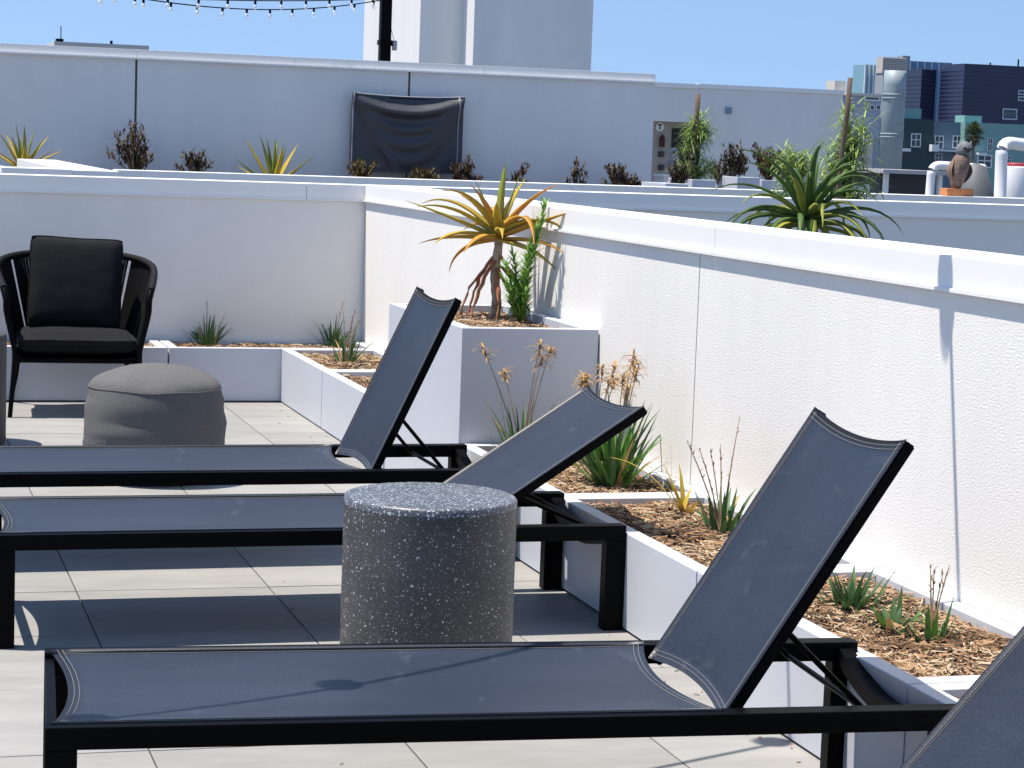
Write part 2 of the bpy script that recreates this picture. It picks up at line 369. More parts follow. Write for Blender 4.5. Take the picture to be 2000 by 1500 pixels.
# ------------------------------------------------------------------ sun loungers
LL, LW, LT = 1.83, .65, .316
def lounger(label, loc, rot, ang):
    t = thing('sun_lounger', label, 'sun lounger', (loc[0], loc[1], 0), rot, group='black mesh sun loungers in a row')
    ORG[t.name] = Vector()
    for y in (0, LW - .05):
        boxo('side_rail', (0, LL, y, y + .05, LT - .044, LT), BLACK, t, bev=.003, local=True)
        for x in (0, LL - .06):
            boxo('leg', (x, x + .06, y + .0004, y + .0496, .0, LT - .0445), BLACK, t, bev=.003, local=True)
    boxo('foot_rail', (.001, .022, .0505, LW - .0505, LT - .044, LT - .012), BLACK, t, bev=.003, local=True)
    def bow(x, z, sag, dx=0):
        return [Vector((x + dx * (1 - (2 * k / 12 - 1) ** 2), .049 + (LW - .098) * k / 12, z - sag * (1 - (2 * k / 12 - 1) ** 2))) for k in range(13)]
    obj('head_rail', sqbar(nb(), bow(LL - .03, LT - .03, .055), .034, .036), BLACK, t, local=True)
    for x in (.135, .80):
        obj('cross_bar', sqbar(nb(), bow(x, LT - .036, .03), .04, .022), BLACK, t, local=True)
    # seat sling
    def seat(u, v, x0=.012, x1=1.325, c0=.034, c1=.045, dz=0):
        b = 1 - (2 * v - 1) ** 2
        xa = x0 + c0 * b; xb = x1 - c1 * b
        e = min(1, min(v, 1 - v) / .05)
        return Vector((xa + (xb - xa) * u, .027 + (LW - .054) * v, LT + .0025 - .004 * e - .016 * b * (1 - .5 * abs(2 * u - 1) ** 6) + dz))
    so = obj('seat_sling', solid_grid(nb(), seat, 30, 24, (0, 0, -.0025)), SLING, t, local=True)
    def stitch_lines(fn, par, name='stitching'):
        bm = nb()
        n = 60
        for inset in (.019, .026):
            for v in (inset / .6, 1 - inset / .6):
                tube(bm, [fn(.01 + .98 * k / n, v) + fn.nrm * .0012 for k in range(n + 1)], .00055, n=4)
        for inset in (.012, .022):
            for u in (inset / 1.2 if fn.L > 1 else inset / .66, 1 - (inset / 1.2 if fn.L > 1 else inset / .66)):
                tube(bm, [fn(u, .01 + .98 * k / 30) + fn.nrm * .0012 for k in range(31)], .0006, n=4)
        obj(name, bm, THREAD, par, local=True)
    seat_f = lambda u, v: seat(u, v)
    class F:  # callable with surface normal and length
        def __init__(s, f, n, L): s.f, s.nrm, s.L = f, n, L
        def __call__(s, u, v): return s.f(u, v)
    stitch_lines(F(seat_f, Vector((0, 0, 1)), 1.3), so)
    # backrest: hinge line at local x 1.335, z .298
    ca, sa = math.cos(ang), math.sin(ang)
    ex = Vector((ca, 0, sa)); en = Vector((-sa, 0, ca)); hp = Vector((1.335, 0, .298))
    def B(u, y, w): return hp + ex * u + Vector((0, y, 0)) + en * w
    BL = .665; y0, y1 = .057, LW - .057
    bm = nb()
    for ya in (y0, y1 - .026):
        vs_ = [bm.verts.new(B(u, y, w)) for u in (-.012, BL) for y in (ya, ya + .026) for w in (-.026, -.002)]
        for q in ((0, 1, 3, 2), (4, 6, 7, 5), (0, 4, 5, 1), (2, 3, 7, 6), (0, 2, 6, 4), (1, 5, 7, 3)): bm.faces.new([vs_[i] for i in q])
    bmesh.ops.bevel(bm, geom=list(bm.edges), offset=.003, segments=2, affect='EDGES')
    for u, c in ((BL - .024, -.022), (.02, .026)):
        pts = [B(u + c * (1 - (2 * k / 12 - 1) ** 2) * .9, y0 + .02 + (y1 - y0 - .04) * k / 12, -.018 - .008 * (1 - (2 * k / 12 - 1) ** 2)) for k in range(13)]
        sqbar(bm, pts, .022, .016, ref=tuple(en))
    obj('backrest_frame', bm, BLACK, t, local=True)
    def bs(u, v):
        b = 1 - (2 * v - 1) ** 2
        ua = -.012 + .026 * b; ub = BL + .002 - .024 * b
        e = min(1, min(v, 1 - v) / .05)
        return B(ua + (ub - ua) * u, y0 + .001 + (y1 - y0 - .002) * v, .0015 - .003 * e - .009 * b)
    bo = obj('backrest_sling', solid_grid(nb(), bs, 20, 24, tuple(-en * .0025)), SLING, t, local=True)
    stitch_lines(F(bs, en, .66), bo)
    # prop: two arms and the bar that rests on the rails
    pu = .21; top = B(pu, 0, -.03); L2 = .19
    xb = top.x + math.sqrt(max(.0, .235 ** 2 - (top.z - .300) ** 2)) if abs(top.z - .300) < .235 else top.x + .09
    bm = nb()
    for y in (y0 + .03, y1 - .03):
        tube(bm, [(top.x, y, top.z), (xb, y, .296)], .0065, n=8)
    tube(bm, [(xb, .03, .296), (xb, LW - .03, .296)], .0065, n=8)
    obj('prop_bar', bm, BLACK, t, local=True)
    return t
lounger('black mesh lounger with the bulb-string shadow across its seat', (.328, 4.025), R(-4.4), R(57.5))
lounger('black mesh lounger with its backrest raised least, behind the terrazzo stool', (.345, 6.012), 0, R(33.5))
lounger('black mesh lounger with its backrest raised steepest, next to the grey pouf', (.325, 7.10), R(.4), R(65))
lounger('end-of-row black mesh lounger beyond the one crossed by the bulb-string shadow', (.36, 2.935), R(-4.2), R(49))

# ------------------------------------------------------------------ terrazzo stool and drum table
def terrazzo(name, base, chip, rough=.5, dens=0):
    m = mat(name, base, rough, .5)
    nt = m.node_tree; N = nt.nodes; L = nt.links; b = N['Principled BSDF']
    tc = N.new('ShaderNodeTexCoord'); prev = None
    n0 = N.new('ShaderNodeTexNoise'); n0.inputs['Scale'].default_value = 5; n0.inputs['Detail'].default_value = 6
    L.new(tc.outputs['Object'], n0.inputs['Vector'])
    cr0 = N.new('ShaderNodeValToRGB'); cr0.color_ramp.elements[0].position = .3; cr0.color_ramp.elements[1].position = .75
    cr0.color_ramp.elements[0].color = (*[c * .7 for c in base], 1); cr0.color_ramp.elements[1].color = (*[c * 1.5 for c in base], 1)
    L.new(n0.outputs[0], cr0.inputs[0]); prev = cr0.outputs[0]
    for sc, th, pick, colr in ((95, .22, .75, chip), (170, .24, .72, tuple(c * .9 for c in chip)), (300, .28, .72, tuple(c * .5 for c in chip))):
        v = N.new('ShaderNodeTexVoronoi'); v.inputs['Scale'].default_value = sc; v.inputs['Randomness'].default_value = 1
        w = N.new('ShaderNodeTexNoise'); w.inputs['Scale'].default_value = sc * 1.3
        ad = N.new('ShaderNodeMixRGB'); ad.inputs[0].default_value = .012
        L.new(tc.outputs['Object'], w.inputs['Vector']); L.new(tc.outputs['Object'], ad.inputs[1]); L.new(w.outputs['Color'], ad.inputs[2])
        L.new(ad.outputs[0], v.inputs['Vector'])
        lt = N.new('ShaderNodeMath'); lt.operation = 'LESS_THAN'; lt.inputs[1].default_value = th + dens * .25
        L.new(v.outputs['Distance'], lt.inputs[0])
        sp = N.new('ShaderNodeSeparateColor'); L.new(v.outputs['Color'], sp.inputs[0])
        gt = N.new('ShaderNodeMath'); gt.operation = 'GREATER_THAN'; gt.inputs[1].default_value = pick - dens
        L.new(sp.outputs[0], gt.inputs[0])
        mu = N.new('ShaderNodeMath'); mu.operation = 'MULTIPLY'; L.new(lt.outputs[0], mu.inputs[0]); L.new(gt.outputs[0], mu.inputs[1])
        mx = N.new('ShaderNodeMixRGB'); L.new(mu.outputs[0], mx.inputs[0]); L.new(prev, mx.inputs[1]); mx.inputs[2].default_value = (*colr, 1)
        prev = mx.outputs[0]
    L.new(prev, b.inputs['Base Color'])
    return m
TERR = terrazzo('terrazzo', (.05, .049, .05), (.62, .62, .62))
TERR_T = terrazzo('terrazzo_top_sky_sheen', (.06, .066, .078), (.50, .54, .60), .40, .24)  # same terrazzo, painted bluer and more flecked to stand for reflected sky
def drum(name, label, cx, cy_, r, h, m, mt=None):
    t = thing(name, label, 'side table', (cx, cy_, 0))
    bm = nb()
    lathe(bm, [(r - .012, .001), (r - .004, .006), (r, .016), (r, h - .022)], cx, cy_, 96, cap=False)
    obj('body', bm, m, t)
    bm = nb()
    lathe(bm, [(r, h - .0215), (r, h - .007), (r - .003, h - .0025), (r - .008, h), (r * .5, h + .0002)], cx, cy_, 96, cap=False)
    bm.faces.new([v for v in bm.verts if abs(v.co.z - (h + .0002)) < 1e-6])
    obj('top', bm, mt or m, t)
    return t
p = onY(834, 967, 5.36)
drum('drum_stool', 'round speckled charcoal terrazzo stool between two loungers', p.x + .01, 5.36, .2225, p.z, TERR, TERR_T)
drum('drum_table', 'dark round drum table beside the rope armchair', .425, 10.08, .205, .50, mat('dark_concrete', (.055, .055, .058), .7, var=.3, vscale=8))

# ------------------------------------------------------------------ pouf
def pouf(cx, cy_, r, h):
    t = thing('pouf', 'round grey fabric pouf standing in front of the armchair', 'pouf', (cx, cy_, 0))
    n, mz = 72, 26
    bm = nb()
    def P(a, s):
        # s 0..1 from floor edge up the side, over the seam and to the crown
        if s < .62:
            k = s / .62; z = .004 + (h * .80) * k
            rr = r * (.93 + .09 * math.sin(math.pi * (k * .8 + .12))) - (.03 * (1 - k) ** 6)
        else:
            k = (s - .62) / .38; rr = r * .985 * math.cos(k * math.pi / 2) ** .8; z = h * .80 + h * .2 * k ** .8
            rr = r * .952 * (1 - k ** 1.7); z = h * .80 + h * .2 * (1 - (1 - k) ** 1.5)
        x, y = math.cos(a), math.sin(a)
        wr = .010 * noise.noise((x * 1.0, y * 1.0, z * 18)) + .006 * noise.noise((x * 1.4 + 4, y * 1.4, z * 45)) if s < .66 else .006 * noise.noise((x * 4 * rr / r, y * 4 * rr / r, 3))
        rr += wr * min(1, rr / .1)
        return Vector((cx + x * rr * 1.0, cy_ + y * rr, z + .006 * noise.noise((x * 2, y * 2, s * 3)) * (1 if s > .1 else 0)))
    rows = [[bm.verts.new(P(2 * math.pi * k / n, j / mz)) for k in range(n)] for j in range(mz)]
    for a, b in zip(rows, rows[1:]):
        for k in range(n): bm.faces.new((a[k], a[(k + 1) % n], b[(k + 1) % n], b[k]))
    top = bm.verts.new((cx - .02, cy_, h + .004))
    for k in range(n): bm.faces.new((rows[-1][k], rows[-1][(k + 1) % n], top))
    bm.faces.new(rows[0][::-1])
    b = obj('body', bm, POUFM, t, smooth=True)
    bm = nb()
    ring = [P(2 * math.pi * k / 72, .625) * 1.0 for k in range(73)]
    tube(bm, [Vector((q.x + (q.x - cx) * .001, q.y + (q.y - cy_) * .001, q.z)) for q in ring], .0028, n=6, cap=False)
    obj('seam_piping', bm, POUFM, b)
    return t
pouf(1.165, 9.0, .285, .478)

# ------------------------------------------------------------------ rope armchair
def cushion(bm, c, sx, sy_, sz, mtx, nz=10, puff=.5, seed=0):
    """pillow: rounded box, thicker in the middle"""
    n = 18
    for side in (1, -1):
        def fn(u, v):
            a, b = 2 * u - 1, 2 * v - 1
            e = (1 - abs(a) ** 5) * (1 - abs(b) ** 5)
            k = .30 + .70 * max(0, e) ** .40 * (1 - puff * .25 * (a * a + b * b))
            pin = 1 - .05 * (abs(a) * abs(b)) ** 5 - .035 * (1 - b * b) * abs(a) - .045 * (1 - a * a) * abs(b)
            w = .004 * noise.noise((a * 3 + seed, b * 3, side))
            return mtx @ Vector((c[0] + a * sx / 2 * pin, c[1] + side * (sz / 2 * k) + w, c[2] + b * sy_ / 2 * pin))
        g = grid(bm, fn, n, n)
        if side == 1: ga = g
    ring = lambda g: [g[i][0] for i in range(n + 1)] + [g[n][j] for j in range(1, n + 1)] + [g[i][n] for i in range(n - 1, -1, -1)] + [g[0][j] for j in range(n - 1, 0, -1)]
    ra, rb = ring(ga), ring(g)
    for k in range(len(ra)):
        f = bm.faces.new((ra[k], ra[(k + 1) % len(ra)], rb[(k + 1) % len(rb)], rb[k])); f.smooth = True
    return [[v.co.copy() for v in ra], [v.co.copy() for v in rb]]
def armchair(cx, cy_):
    t = thing('rope_armchair', 'black rope armchair with thick charcoal cushions by the shaded wall', 'armchair', (cx, cy_, 0), R(-3))
    ORG[t.name] = Vector()
    # local: +y is the back, front at y=-.28
    def top(a):   # a from -1 (left front) to 1 (right front), round the back
        th = a * R(128)
        k = abs(a)
        x = .395 * math.sin(th) / math.sin(R(90)) if abs(th) < R(90) else math.copysign(.395 - .035 * ((k - .703) / .297) ** 1.5, a)
        y = .05 + .27 * math.cos(th) if abs(th) < R(90) else .05 - .30 * (k - .703) / .297
        z = .79 - .155 * k ** 2.3
        return Vector((x, y, z))
    def low(a):
        th = a * R(118)
        return Vector((.30 * math.sin(th) if abs(th) < R(90) else math.copysign(.30, a), .02 + .25 * math.cos(th) if abs(th) < R(90) else .02 - .25 * (abs(th) - R(90)) / R(28), .30))
    n = 48
    pts = [top(-1 + 2 * k / n) for k in range(n + 1)]
    fl_ = []
    for s in (-1, 1):
        e = top(s)
        fl_.append([e, e + Vector((-.012 * s, -.030, -.05)), Vector((.345 * s, -.285, .52)), Vector((.315 * s, -.30, .38)), Vector((.305 * s, -.305, .29)), Vector((.325 * s, -.315, .0))])
    bm = nb(); tube(bm, pts, .0185, n=10); obj('arm_rail', bm, ROPE, t, local=True)
    for k, s in enumerate((-1, 1)):
        cp = [top(s * .97)] + fl_[k]; sm = []
        for i in range(1, len(cp) - 1):
            p0, p1, p2, p3 = cp[i - 1], cp[i], cp[i + 1], cp[min(i + 2, len(cp) - 1)]
            for j in range(6):
                q = j / 6; sm.append(.5 * ((2 * p1) + (p2 - p0) * q + (2 * p0 - 5 * p1 + 4 * p2 - p3) * q * q + (3 * p1 - p0 - 3 * p2 + p3) * q ** 3))
        sm.append(cp[-1])
        bm = nb(); tube(bm, sm, [.0185 - .0065 * i / (len(sm) - 1) for i in range(len(sm))], n=10); obj('front_leg', bm, BLACK, t, local=True)
        bm = nb(); tube(bm, [(.26 * s, .20, .30), (.29 * s, .27, .15), (.315 * s, .33, 0)], [.015, .0135, .011], n=10); obj('rear_leg', bm, BLACK, t, local=True)
    bm = nb()
    tube(bm, [low(-1 + 2 * k / 40) for k in range(41)] + [Vector((-.30, -.27, .30)) + Vector((.6 * k / 6, 0, 0)) for k in range(6, 7)], .014, n=8)
    tube(bm, [(-.305, -.295, .285), (.305, -.295, .285)], .014, n=8)
    tube(bm, [(-.30, -.23, .30), (-.304, -.295, .287)], .013, n=8); tube(bm, [(.30, -.23, .30), (.304, -.295, .287)], .013, n=8)
    obj('seat_frame', bm, BLACK, t, local=True)
    boxo('seat_panel', (-.29, .29, -.28, .24, .287, .297), BLACK, t, local=True)
    bm = nb(); N_ = 92
    for k in range(N_ + 1):
        a = -.93 + 1.86 * k / N_
        if k % 13 == 12: continue
        for d in (-.004, .004):
            A = top(a + d) ; B_ = low((a + d) * .97)
            tube(bm, [A, A.lerp(B_, .5) + Vector((0, .004, 0)), B_], .0039, n=5, cap=False)
    obj('rope_strands', bm, ROPE, t, local=True)
    sc = thing  # cushions are parts: they lie in the chair's frame
    bm = nb()
    mt = Matrix.Translation((0, -.035, .365)) @ Matrix.Rotation(R(90), 4, 'X')
    ra, rb = cushion(bm, (0, 0, 0), .60, .54, .125, mt, puff=.3)
    so = obj('seat_cushion', bm, CUSH, t, local=True)
    bm = nb()
    for r_ in (ra, rb): tube(bm, r_ + [r_[0]], .0045, n=6, cap=False)
    obj('piping', bm, CUSH, so, local=True)
    bm = nb()
    mt = Matrix.Translation((0, .10, .645)) @ Matrix.Rotation(R(-14), 4, 'X') @ Matrix.Rotation(R(2), 4, 'Y')
    ra, rb = cushion(bm, (0, 0, 0), .475, .475, .17, mt, puff=.8, seed=5)
    so = obj('back_cushion', bm, CUSH, t, local=True)
    bm = nb()
    for r_ in (ra, rb): tube(bm, r_ + [r_[0]], .0045, n=6, cap=False)
    obj('piping', bm, CUSH, so, local=True)
    return t
armchair(1.045, 11.265)

# ------------------------------------------------------------------ plants
def leaf(bm, base, az, el, L, w, droop, th=.25, n=9, twist=0, mi=0, fold=.35, curl=0):
    """succulent leaf: tapering, channelled, bending down by droop radians over its length"""
    p = Vector(base); rings = []
    e = el; step = L / n; a = az
    for i in range(n + 1):
        k = i / n
        d = Vector((math.cos(a) * math.cos(e), math.sin(a) * math.cos(e), math.sin(e)))
        s = Vector((-math.sin(a), math.cos(a), 0)); u = s.cross(d) * -1
        u = d.cross(s) if d.cross(s).z > 0 else s.cross(d)
        ww = w * (1 - k ** 1.7) * (.75 + .25 * min(1, k * 5)) / 2 + .0006
        t_ = ww * th * 2
        rings.append([bm.verts.new(p - s * ww + u * ww * fold), bm.verts.new(p + u * t_ * .15), bm.verts.new(p + s * ww + u * ww * fold), bm.verts.new(p + s * ww * .55 - u * t_ * .7), bm.verts.new(p - u * t_), bm.verts.new(p - s * ww * .55 - u * t_ * .7)])
        p = p + d * step
        e -= droop / n * (.4 + 1.2 * k); a += curl / n
    for A, B_ in zip(rings, rings[1:]):
        for k in range(6):
            f = bm.faces.new((A[k], A[(k + 1) % 6], B_[(k + 1) % 6], B_[k])); f.smooth = True; f.material_index = mi
    bm.faces.new(rings[0]); bm.faces.new(rings[-1][::-1])
    return p
def blade(bm, base, az, el, L, w, droop, n=5, mi=0, fold=.25):
    p = Vector(base); e = el; prev = None
    for i in range(n + 1):
        k = i / n
        d = Vector((math.cos(az) * math.cos(e), math.sin(az) * math.cos(e), math.sin(e)))
        s = Vector((-math.sin(az), math.cos(az), 0)); u = s.cross(d)
        ww = w / 2 * (1 - k ** 2.2) + .0004
        cur = [bm.verts.new(p - s * ww), bm.verts.new(p + u * ww * fold), bm.verts.new(p + s * ww)]
        if prev:
            for q in (0, 1):
                f = bm.faces.new((prev[q], prev[q + 1], cur[q + 1], cur[q])); f.material_index = mi; f.smooth = True
        prev = cur; p = p + d * (L / n); e -= droop / n * (.4 + 1.2 * k)
    return p
def clump(label, loc, n, hgt, w, spread, seed, mats=(G_BLADE,), name='strap_plant', group='strappy plants in the terrace planters', stalks=0, sh=.4, dryheads=False, dry=.12, cat='plant', flat=0.0):
    rnd = random.Random(seed)
    t = thing(name, label, cat, loc, group=group)
    bm = nb(); b = Vector(loc)
    for i in range(n):
        az = rnd.uniform(0, 2 * math.pi); el = R(rnd.uniform(90 - spread, 88)); L = hgt * rnd.uniform(.55, 1.08)
        o = Vector((math.cos(az), math.sin(az), 0)) * rnd.uniform(0, .035 + hgt * .08)
        blade(bm, b + o + Vector((0, 0, -.01)), az, el, L, w * rnd.uniform(.7, 1.2), rnd.uniform(.1, .9) + flat, mi=(len(mats) if rnd.random() < dry else rnd.randrange(len(mats))))
    obj('leaves', bm, list(mats) + [DRY], t)
    for i in range(stalks):
        bm = nb()
        az = rnd.uniform(0, 6.28); tl = rnd.uniform(.05, .35); L = sh * rnd.uniform(.75, 1.1)
        d = Vector((math.cos(az) * tl, math.sin(az) * tl, 1)).normalized()
        pts = [b + d * L * k / 5 + Vector((math.cos(az), math.sin(az), 0)) * (.03 * (k / 5) ** 2) for k in range(6)]
        tube(bm, pts, [.0028, .0025, .0022, .002, .0016, .0012], n=5)
        if dryheads:
            for _ in range(26):
                a2 = rnd.uniform(0, 6.28)
                blade(bm, pts[5] - d * rnd.uniform(0, .05), a2, rnd.uniform(-.2, 1.0), rnd.uniform(.03, .07), rnd.uniform(.004, .009), rnd.uniform(1.2, 2.8), n=4, mi=1)
        else:
            for _ in range(9):
                k = rnd.uniform(.45, 1); q = b + d * L * k + Vector((math.cos(az), math.sin(az), 0)) * .03 * k * k
                blade(bm, q, rnd.uniform(0, 6.28), rnd.uniform(.5, 1.3), rnd.uniform(.008, .02), .004, .2, n=2, mi=0)
        obj('flower_stalk', bm, [STALK, DRY], t)
    return t
ZS = HP - .035
def at(x, y, z=ZS): q = onZ(x, y, z); return (q.x, min(q.y, 12.0), z)
clump('upright green tuft in the corner planter beside a thin bare spike', at(388, 668), 40, .21, .014, 55, 1, dry=.05, stalks=1, sh=.27)
clump('spreading green tuft where the corner planter meets the side planter', at(632, 672), 48, .20, .013, 60, 2, dry=.05, stalks=1, sh=.29)
clump('tiny bright green sprout in the corner planter mulch', at(505, 671), 14, .055, .012, 70, 3, mats=(G_BRIGHT,), name='sprout', group=None, dry=0)
clump('sparse dark tuft with thin dead stems in the side planter', (2.42, 11.10, ZS), 40, .21, .012, 55, 4, stalks=6, sh=.30)
clump('low tuft in the planter just before the tall planter', (2.40, 9.9, ZS), 22, .17, .011, 60, 5, stalks=1, sh=.2)
clump('large green strap clump crowned by drooping dry flower heads', (2.50, 7.07, ZS), 90, .34, .018, 50, 6, dry=.06, stalks=5, sh=.45, dryheads=True, mats=(G_BLADE, G_BRIGHT))
clump('strap clump with tall straw coloured seed heads against the tall planter', (2.36, 7.70, ZS), 30, .27, .016, 50, 7, stalks=5, sh=.42, dryheads=True)
clump('dense dry-headed clump at the wall behind the lowest lounger back', (2.60, 7.58, ZS), 30, .25, .016, 50, 17, stalks=7, sh=.40, dryheads=True)
clump('green tuft with bare spikes by the wall in the yellow plant planter', at(1408, 1045), 30, .18, .018, 60, 8, stalks=5, sh=.34)
clump('wide green tuft nearest the wall among three tufts in mulch', at(1662, 1192), 40, .135, .021, 58, 9, dry=.04, mats=(G_BLADE,), flat=.1)
clump('pale green tuft in the middle of three tufts in mulch', at(1745, 1232), 26, .12, .020, 60, 10, dry=.04, mats=(G_BRIGHT, G_BLADE))
clump('low spreading tuft with tall bare spikes, last of three tufts in mulch', at(1818, 1256), 34, .12, .016, 72, 11, mats=(G_BLADE, G_BRIGHT), stalks=4, sh=.2)
clump('dry pale grass wisps beside the drum table at the shaded wall', (.48, 11.85, ZS), 16, .26, .010, 40, 12, mats=(DRY,), name='dry_grass', group=None)
# yellow-leaved plant
t = thing('yellow_leaf_plant', 'single plant with long yellow arching leaves in bark mulch', 'plant', at(1335, 1010))
bq = Vector(at(1335, 1010)); rnd = random.Random(5)
for az, el, L, dr in ((2.75, 1.0, .36, 1.4), (2.4, 1.25, .20, .5), (1.6, 1.35, .18, .4), (.6, 1.2, .12, .5), (3.6, 1.1, .19, .6), (5.0, 1.0, .10, .5), (2.95, 1.15, .27, 1.0)):
    bm = nb(); blade(bm, bq + Vector((rnd.uniform(-.01, .01), rnd.uniform(-.01, .01), -.005)), az, el, L, .019, dr, n=8); obj('leaf', bm, A_YEL, t)
bm = nb()
for k in range(9): blade(bm, bq, k * .7, 1.1, .06, .012, .8, n=3)
obj('dry_base', bm, DRY, t)

def aloe(label, base, h_trunk, nleaf, L, w, seed, mats, roots=0, el_lo=-10, el_hi=80, droop=1.0, name='aloe', group=None, r=.02, kd=.6, pw=1.1):
    rnd = random.Random(seed); base = Vector(base)
    t = thing(name, label, 'aloe', base, group=group)
    crown = base + Vector((0, 0, h_trunk))
    if h_trunk > .05:
        bm = nb()
        m_ = 14
        tube(bm, [base + Vector((.005 * math.sin(k * .6), .004 * math.cos(k * .8), h_trunk * k / m_)) for k in range(m_ + 1)], [r * (1.15 - .2 * k / m_ + (.16 if k % 2 else 0)) for k in range(m_ + 1)], n=12)
        obj('trunk', bm, TRUNK, t, smooth=True)
    for i in range(nleaf):
        k = i / max(1, nleaf - 1)
        az = i * 2.39996 + rnd.uniform(-.25, .25); el = R(el_lo + (el_hi - el_lo) * k ** pw + rnd.uniform(-7, 7))
        bm = nb()
        off = Vector((math.cos(az), math.sin(az), 0)) * r * .55
        leaf(bm, crown + off + Vector((0, 0, -.05 * (1 - k) * (L / .4) + .02)), az, el, L * rnd.uniform(.75, 1.1) * (1 - .2 * abs(k - .5)), w * rnd.uniform(.85, 1.1), droop * rnd.uniform(.45, 1.2) * (1 - kd * k), curl=rnd.uniform(-.4, .4))
        m = mats[min(len(mats) - 1, int(k * len(mats) + rnd.uniform(-.4, .4)))] if k < 1 else mats[-1]
        obj('leaf', bm, m, t)
    for i in range(roots):
        az = i * 2 * math.pi / roots + rnd.uniform(-.35, .35); bm = nb()
        st = crown + Vector((0, 0, -h_trunk * rnd.uniform(.15, .40))); rr = rnd.uniform(.12, .20)
        en_ = Vector((base.x + math.cos(az) * rr * .9, base.y + math.sin(az) * rr * .9, base.z + .004))
        pts = []
        for k in range(11):
            q = k / 10
            p_ = st.lerp(en_, q) + Vector((math.cos(az), math.sin(az), 0)) * .035 * math.sin(q * math.pi) + Vector((rnd.uniform(-.006, .006), rnd.uniform(-.006, .006), 0))
            pts.append(p_)
        tube(bm, pts, [.0125 * (1 - .4 * k / 10) for k in range(11)], n=6, ry=.5)
        obj('hanging_leaf', bm, A_RED, t, smooth=True)
    return t
zt = .733 - .045
ab = onZ(966, 627, zt)
def tree_aloe(label, base, h_trunk):
    t = aloe(label, base, h_trunk, 0, .4, .04, 21, (A_YEL,), roots=7, name='tree_aloe', r=.018)
    cr = Vector(base) + Vector((0, 0, h_trunk)); rnd = random.Random(4)
    LV = ((170, 22, .42, .15, 1), (150, 44, .40, 1.5, 1), (186, 58, .36, 1.6, 1), (160, 4, .34, .55, 0), (140, -6, .27, 1.7, 0), (196, 12, .36, .9, 0), (176, 36, .38, 1.1, 1),
          (-63, 17, .52, .1, 1), (-70, 28, .46, 1.5, 1), (-52, 48, .38, .6, 1), (-60, 4, .42, .5, 0), (-76, 34, .46, 2.0, 1), (-44, 30, .30, 1.0, 0), (-67, -4, .36, .8, 0),
          (-100, 24, .27, 1.3, 1), (-128, 10, .30, 1.2, 0), (-78, 40, .26, 1.4, 1), (-112, 52, .22, .8, 1), (76, 32, .36, .8, 1), (88, 20, .36, 1.0, 0), (108, 44, .32, .7, 1),
          (-60, 86, .27, .1, 2), (-17, 74, .25, .1, 2), (163, 70, .23, .25, 2), (70, 76, .27, .15, 2), (-150, 62, .25, .5, 1), (30, 64, .26, .3, 1))
    for az, el, L, dr, mi in LV:
        bm = nb(); a = R(az)
        leaf(bm, cr + Vector((math.cos(a), math.sin(a), 0)) * .012 + Vector((0, 0, -.02 + .0006 * el)), a, R(el), L * rnd.uniform(.95, 1.05), .045 * (.75 if mi == 2 else 1), dr, curl=rnd.uniform(-.45, .45), n=11)
        obj('leaf', bm, ((A_ORG, A_ORG, A_YEL)[rnd.randrange(3)] if mi == 0 else (A_YEL, A_YEL, A_ORG)[rnd.randrange(3)] if mi == 1 else A_LIME), t)
tree_aloe('orange and yellow tree aloe on a bare trunk in the tall planter', (ab.x, ab.y, zt - .005), .37)
# tall leafy stems next to the aloe
def stems_plant(label, loc, hs, seed, m=G_STEM, name='leafy_stem_plant', L=.078, w=.0105, group=None):
    rnd = random.Random(seed); t = thing(name, label, 'plant', loc, group=group); b = Vector(loc)
    bs_, bl = nb(), nb()
    for h, dx, dy in hs:
        pts = [b + Vector((dx * (k / 10) ** 1.2 + .006 * math.sin(k), dy * (k / 10) ** 1.2, h * k / 10)) for k in range(11)]
        tube(bs_, pts, [.004 - .0025 * k / 10 for k in range(11)], n=5)
        nl = int(h * 210)
        for i in range(nl):
            q = .1 + .9 * (i / nl); k = min(9, int(q * 10)); p = pts[k].lerp(pts[k + 1], q * 10 - k)
            blade(bl, p, i * 2.4 + rnd.uniform(-.3, .3), rnd.uniform(.35, 1.0) + (.35 if q > .9 else 0), L * rnd.uniform(.7, 1.15) * (1.1 - .5 * q), w, rnd.uniform(0, .7), n=3)
    obj('stems', bs_, G_BLADE, t); obj('foliage', bl, m, t)
    return t
sp_ = Vector((2.60, 8.60, zt))
stems_plant('bright green leafy stems rising beside the orange tree aloe', (sp_.x, sp_.y, zt - .005), [(.30, -.03, .02), (.26, -.06, .03), (.52, .045, -.16), (.42, .03, -.12), (.20, -.08, -.02), (.22, .03, .05), (.34, .02, -.06), (.16, .0, -.10)], 4)
# green aloe in its pot on the neighbouring terrace
gx, gy = 3.34, 7.42
t = thing('aloe_pot', 'planter box behind the sunlit wall holding the big green aloe', 'planter', (gx, gy, -.075))
boxo('shell', (gx - .3, gx + .3, gy - .3, gy + .3, -.074, .98), PLANTER, t, bev=.01)
boxo('soil', (gx - .26, gx + .26, gy - .26, gy + .26, .9805, 1.0), SOIL, t)
aloe('big green aloe with drooping leaves behind the sunlit white wall', (gx, gy, 1.0), .20, 50, .40, .037, 31, (A_LIME, A_GRN, A_GRN, A_LIME, A_GRN, A_GRN), el_lo=2, el_hi=80, droop=2.6, name='green_aloe', r=.035, kd=.3, pw=1.7)

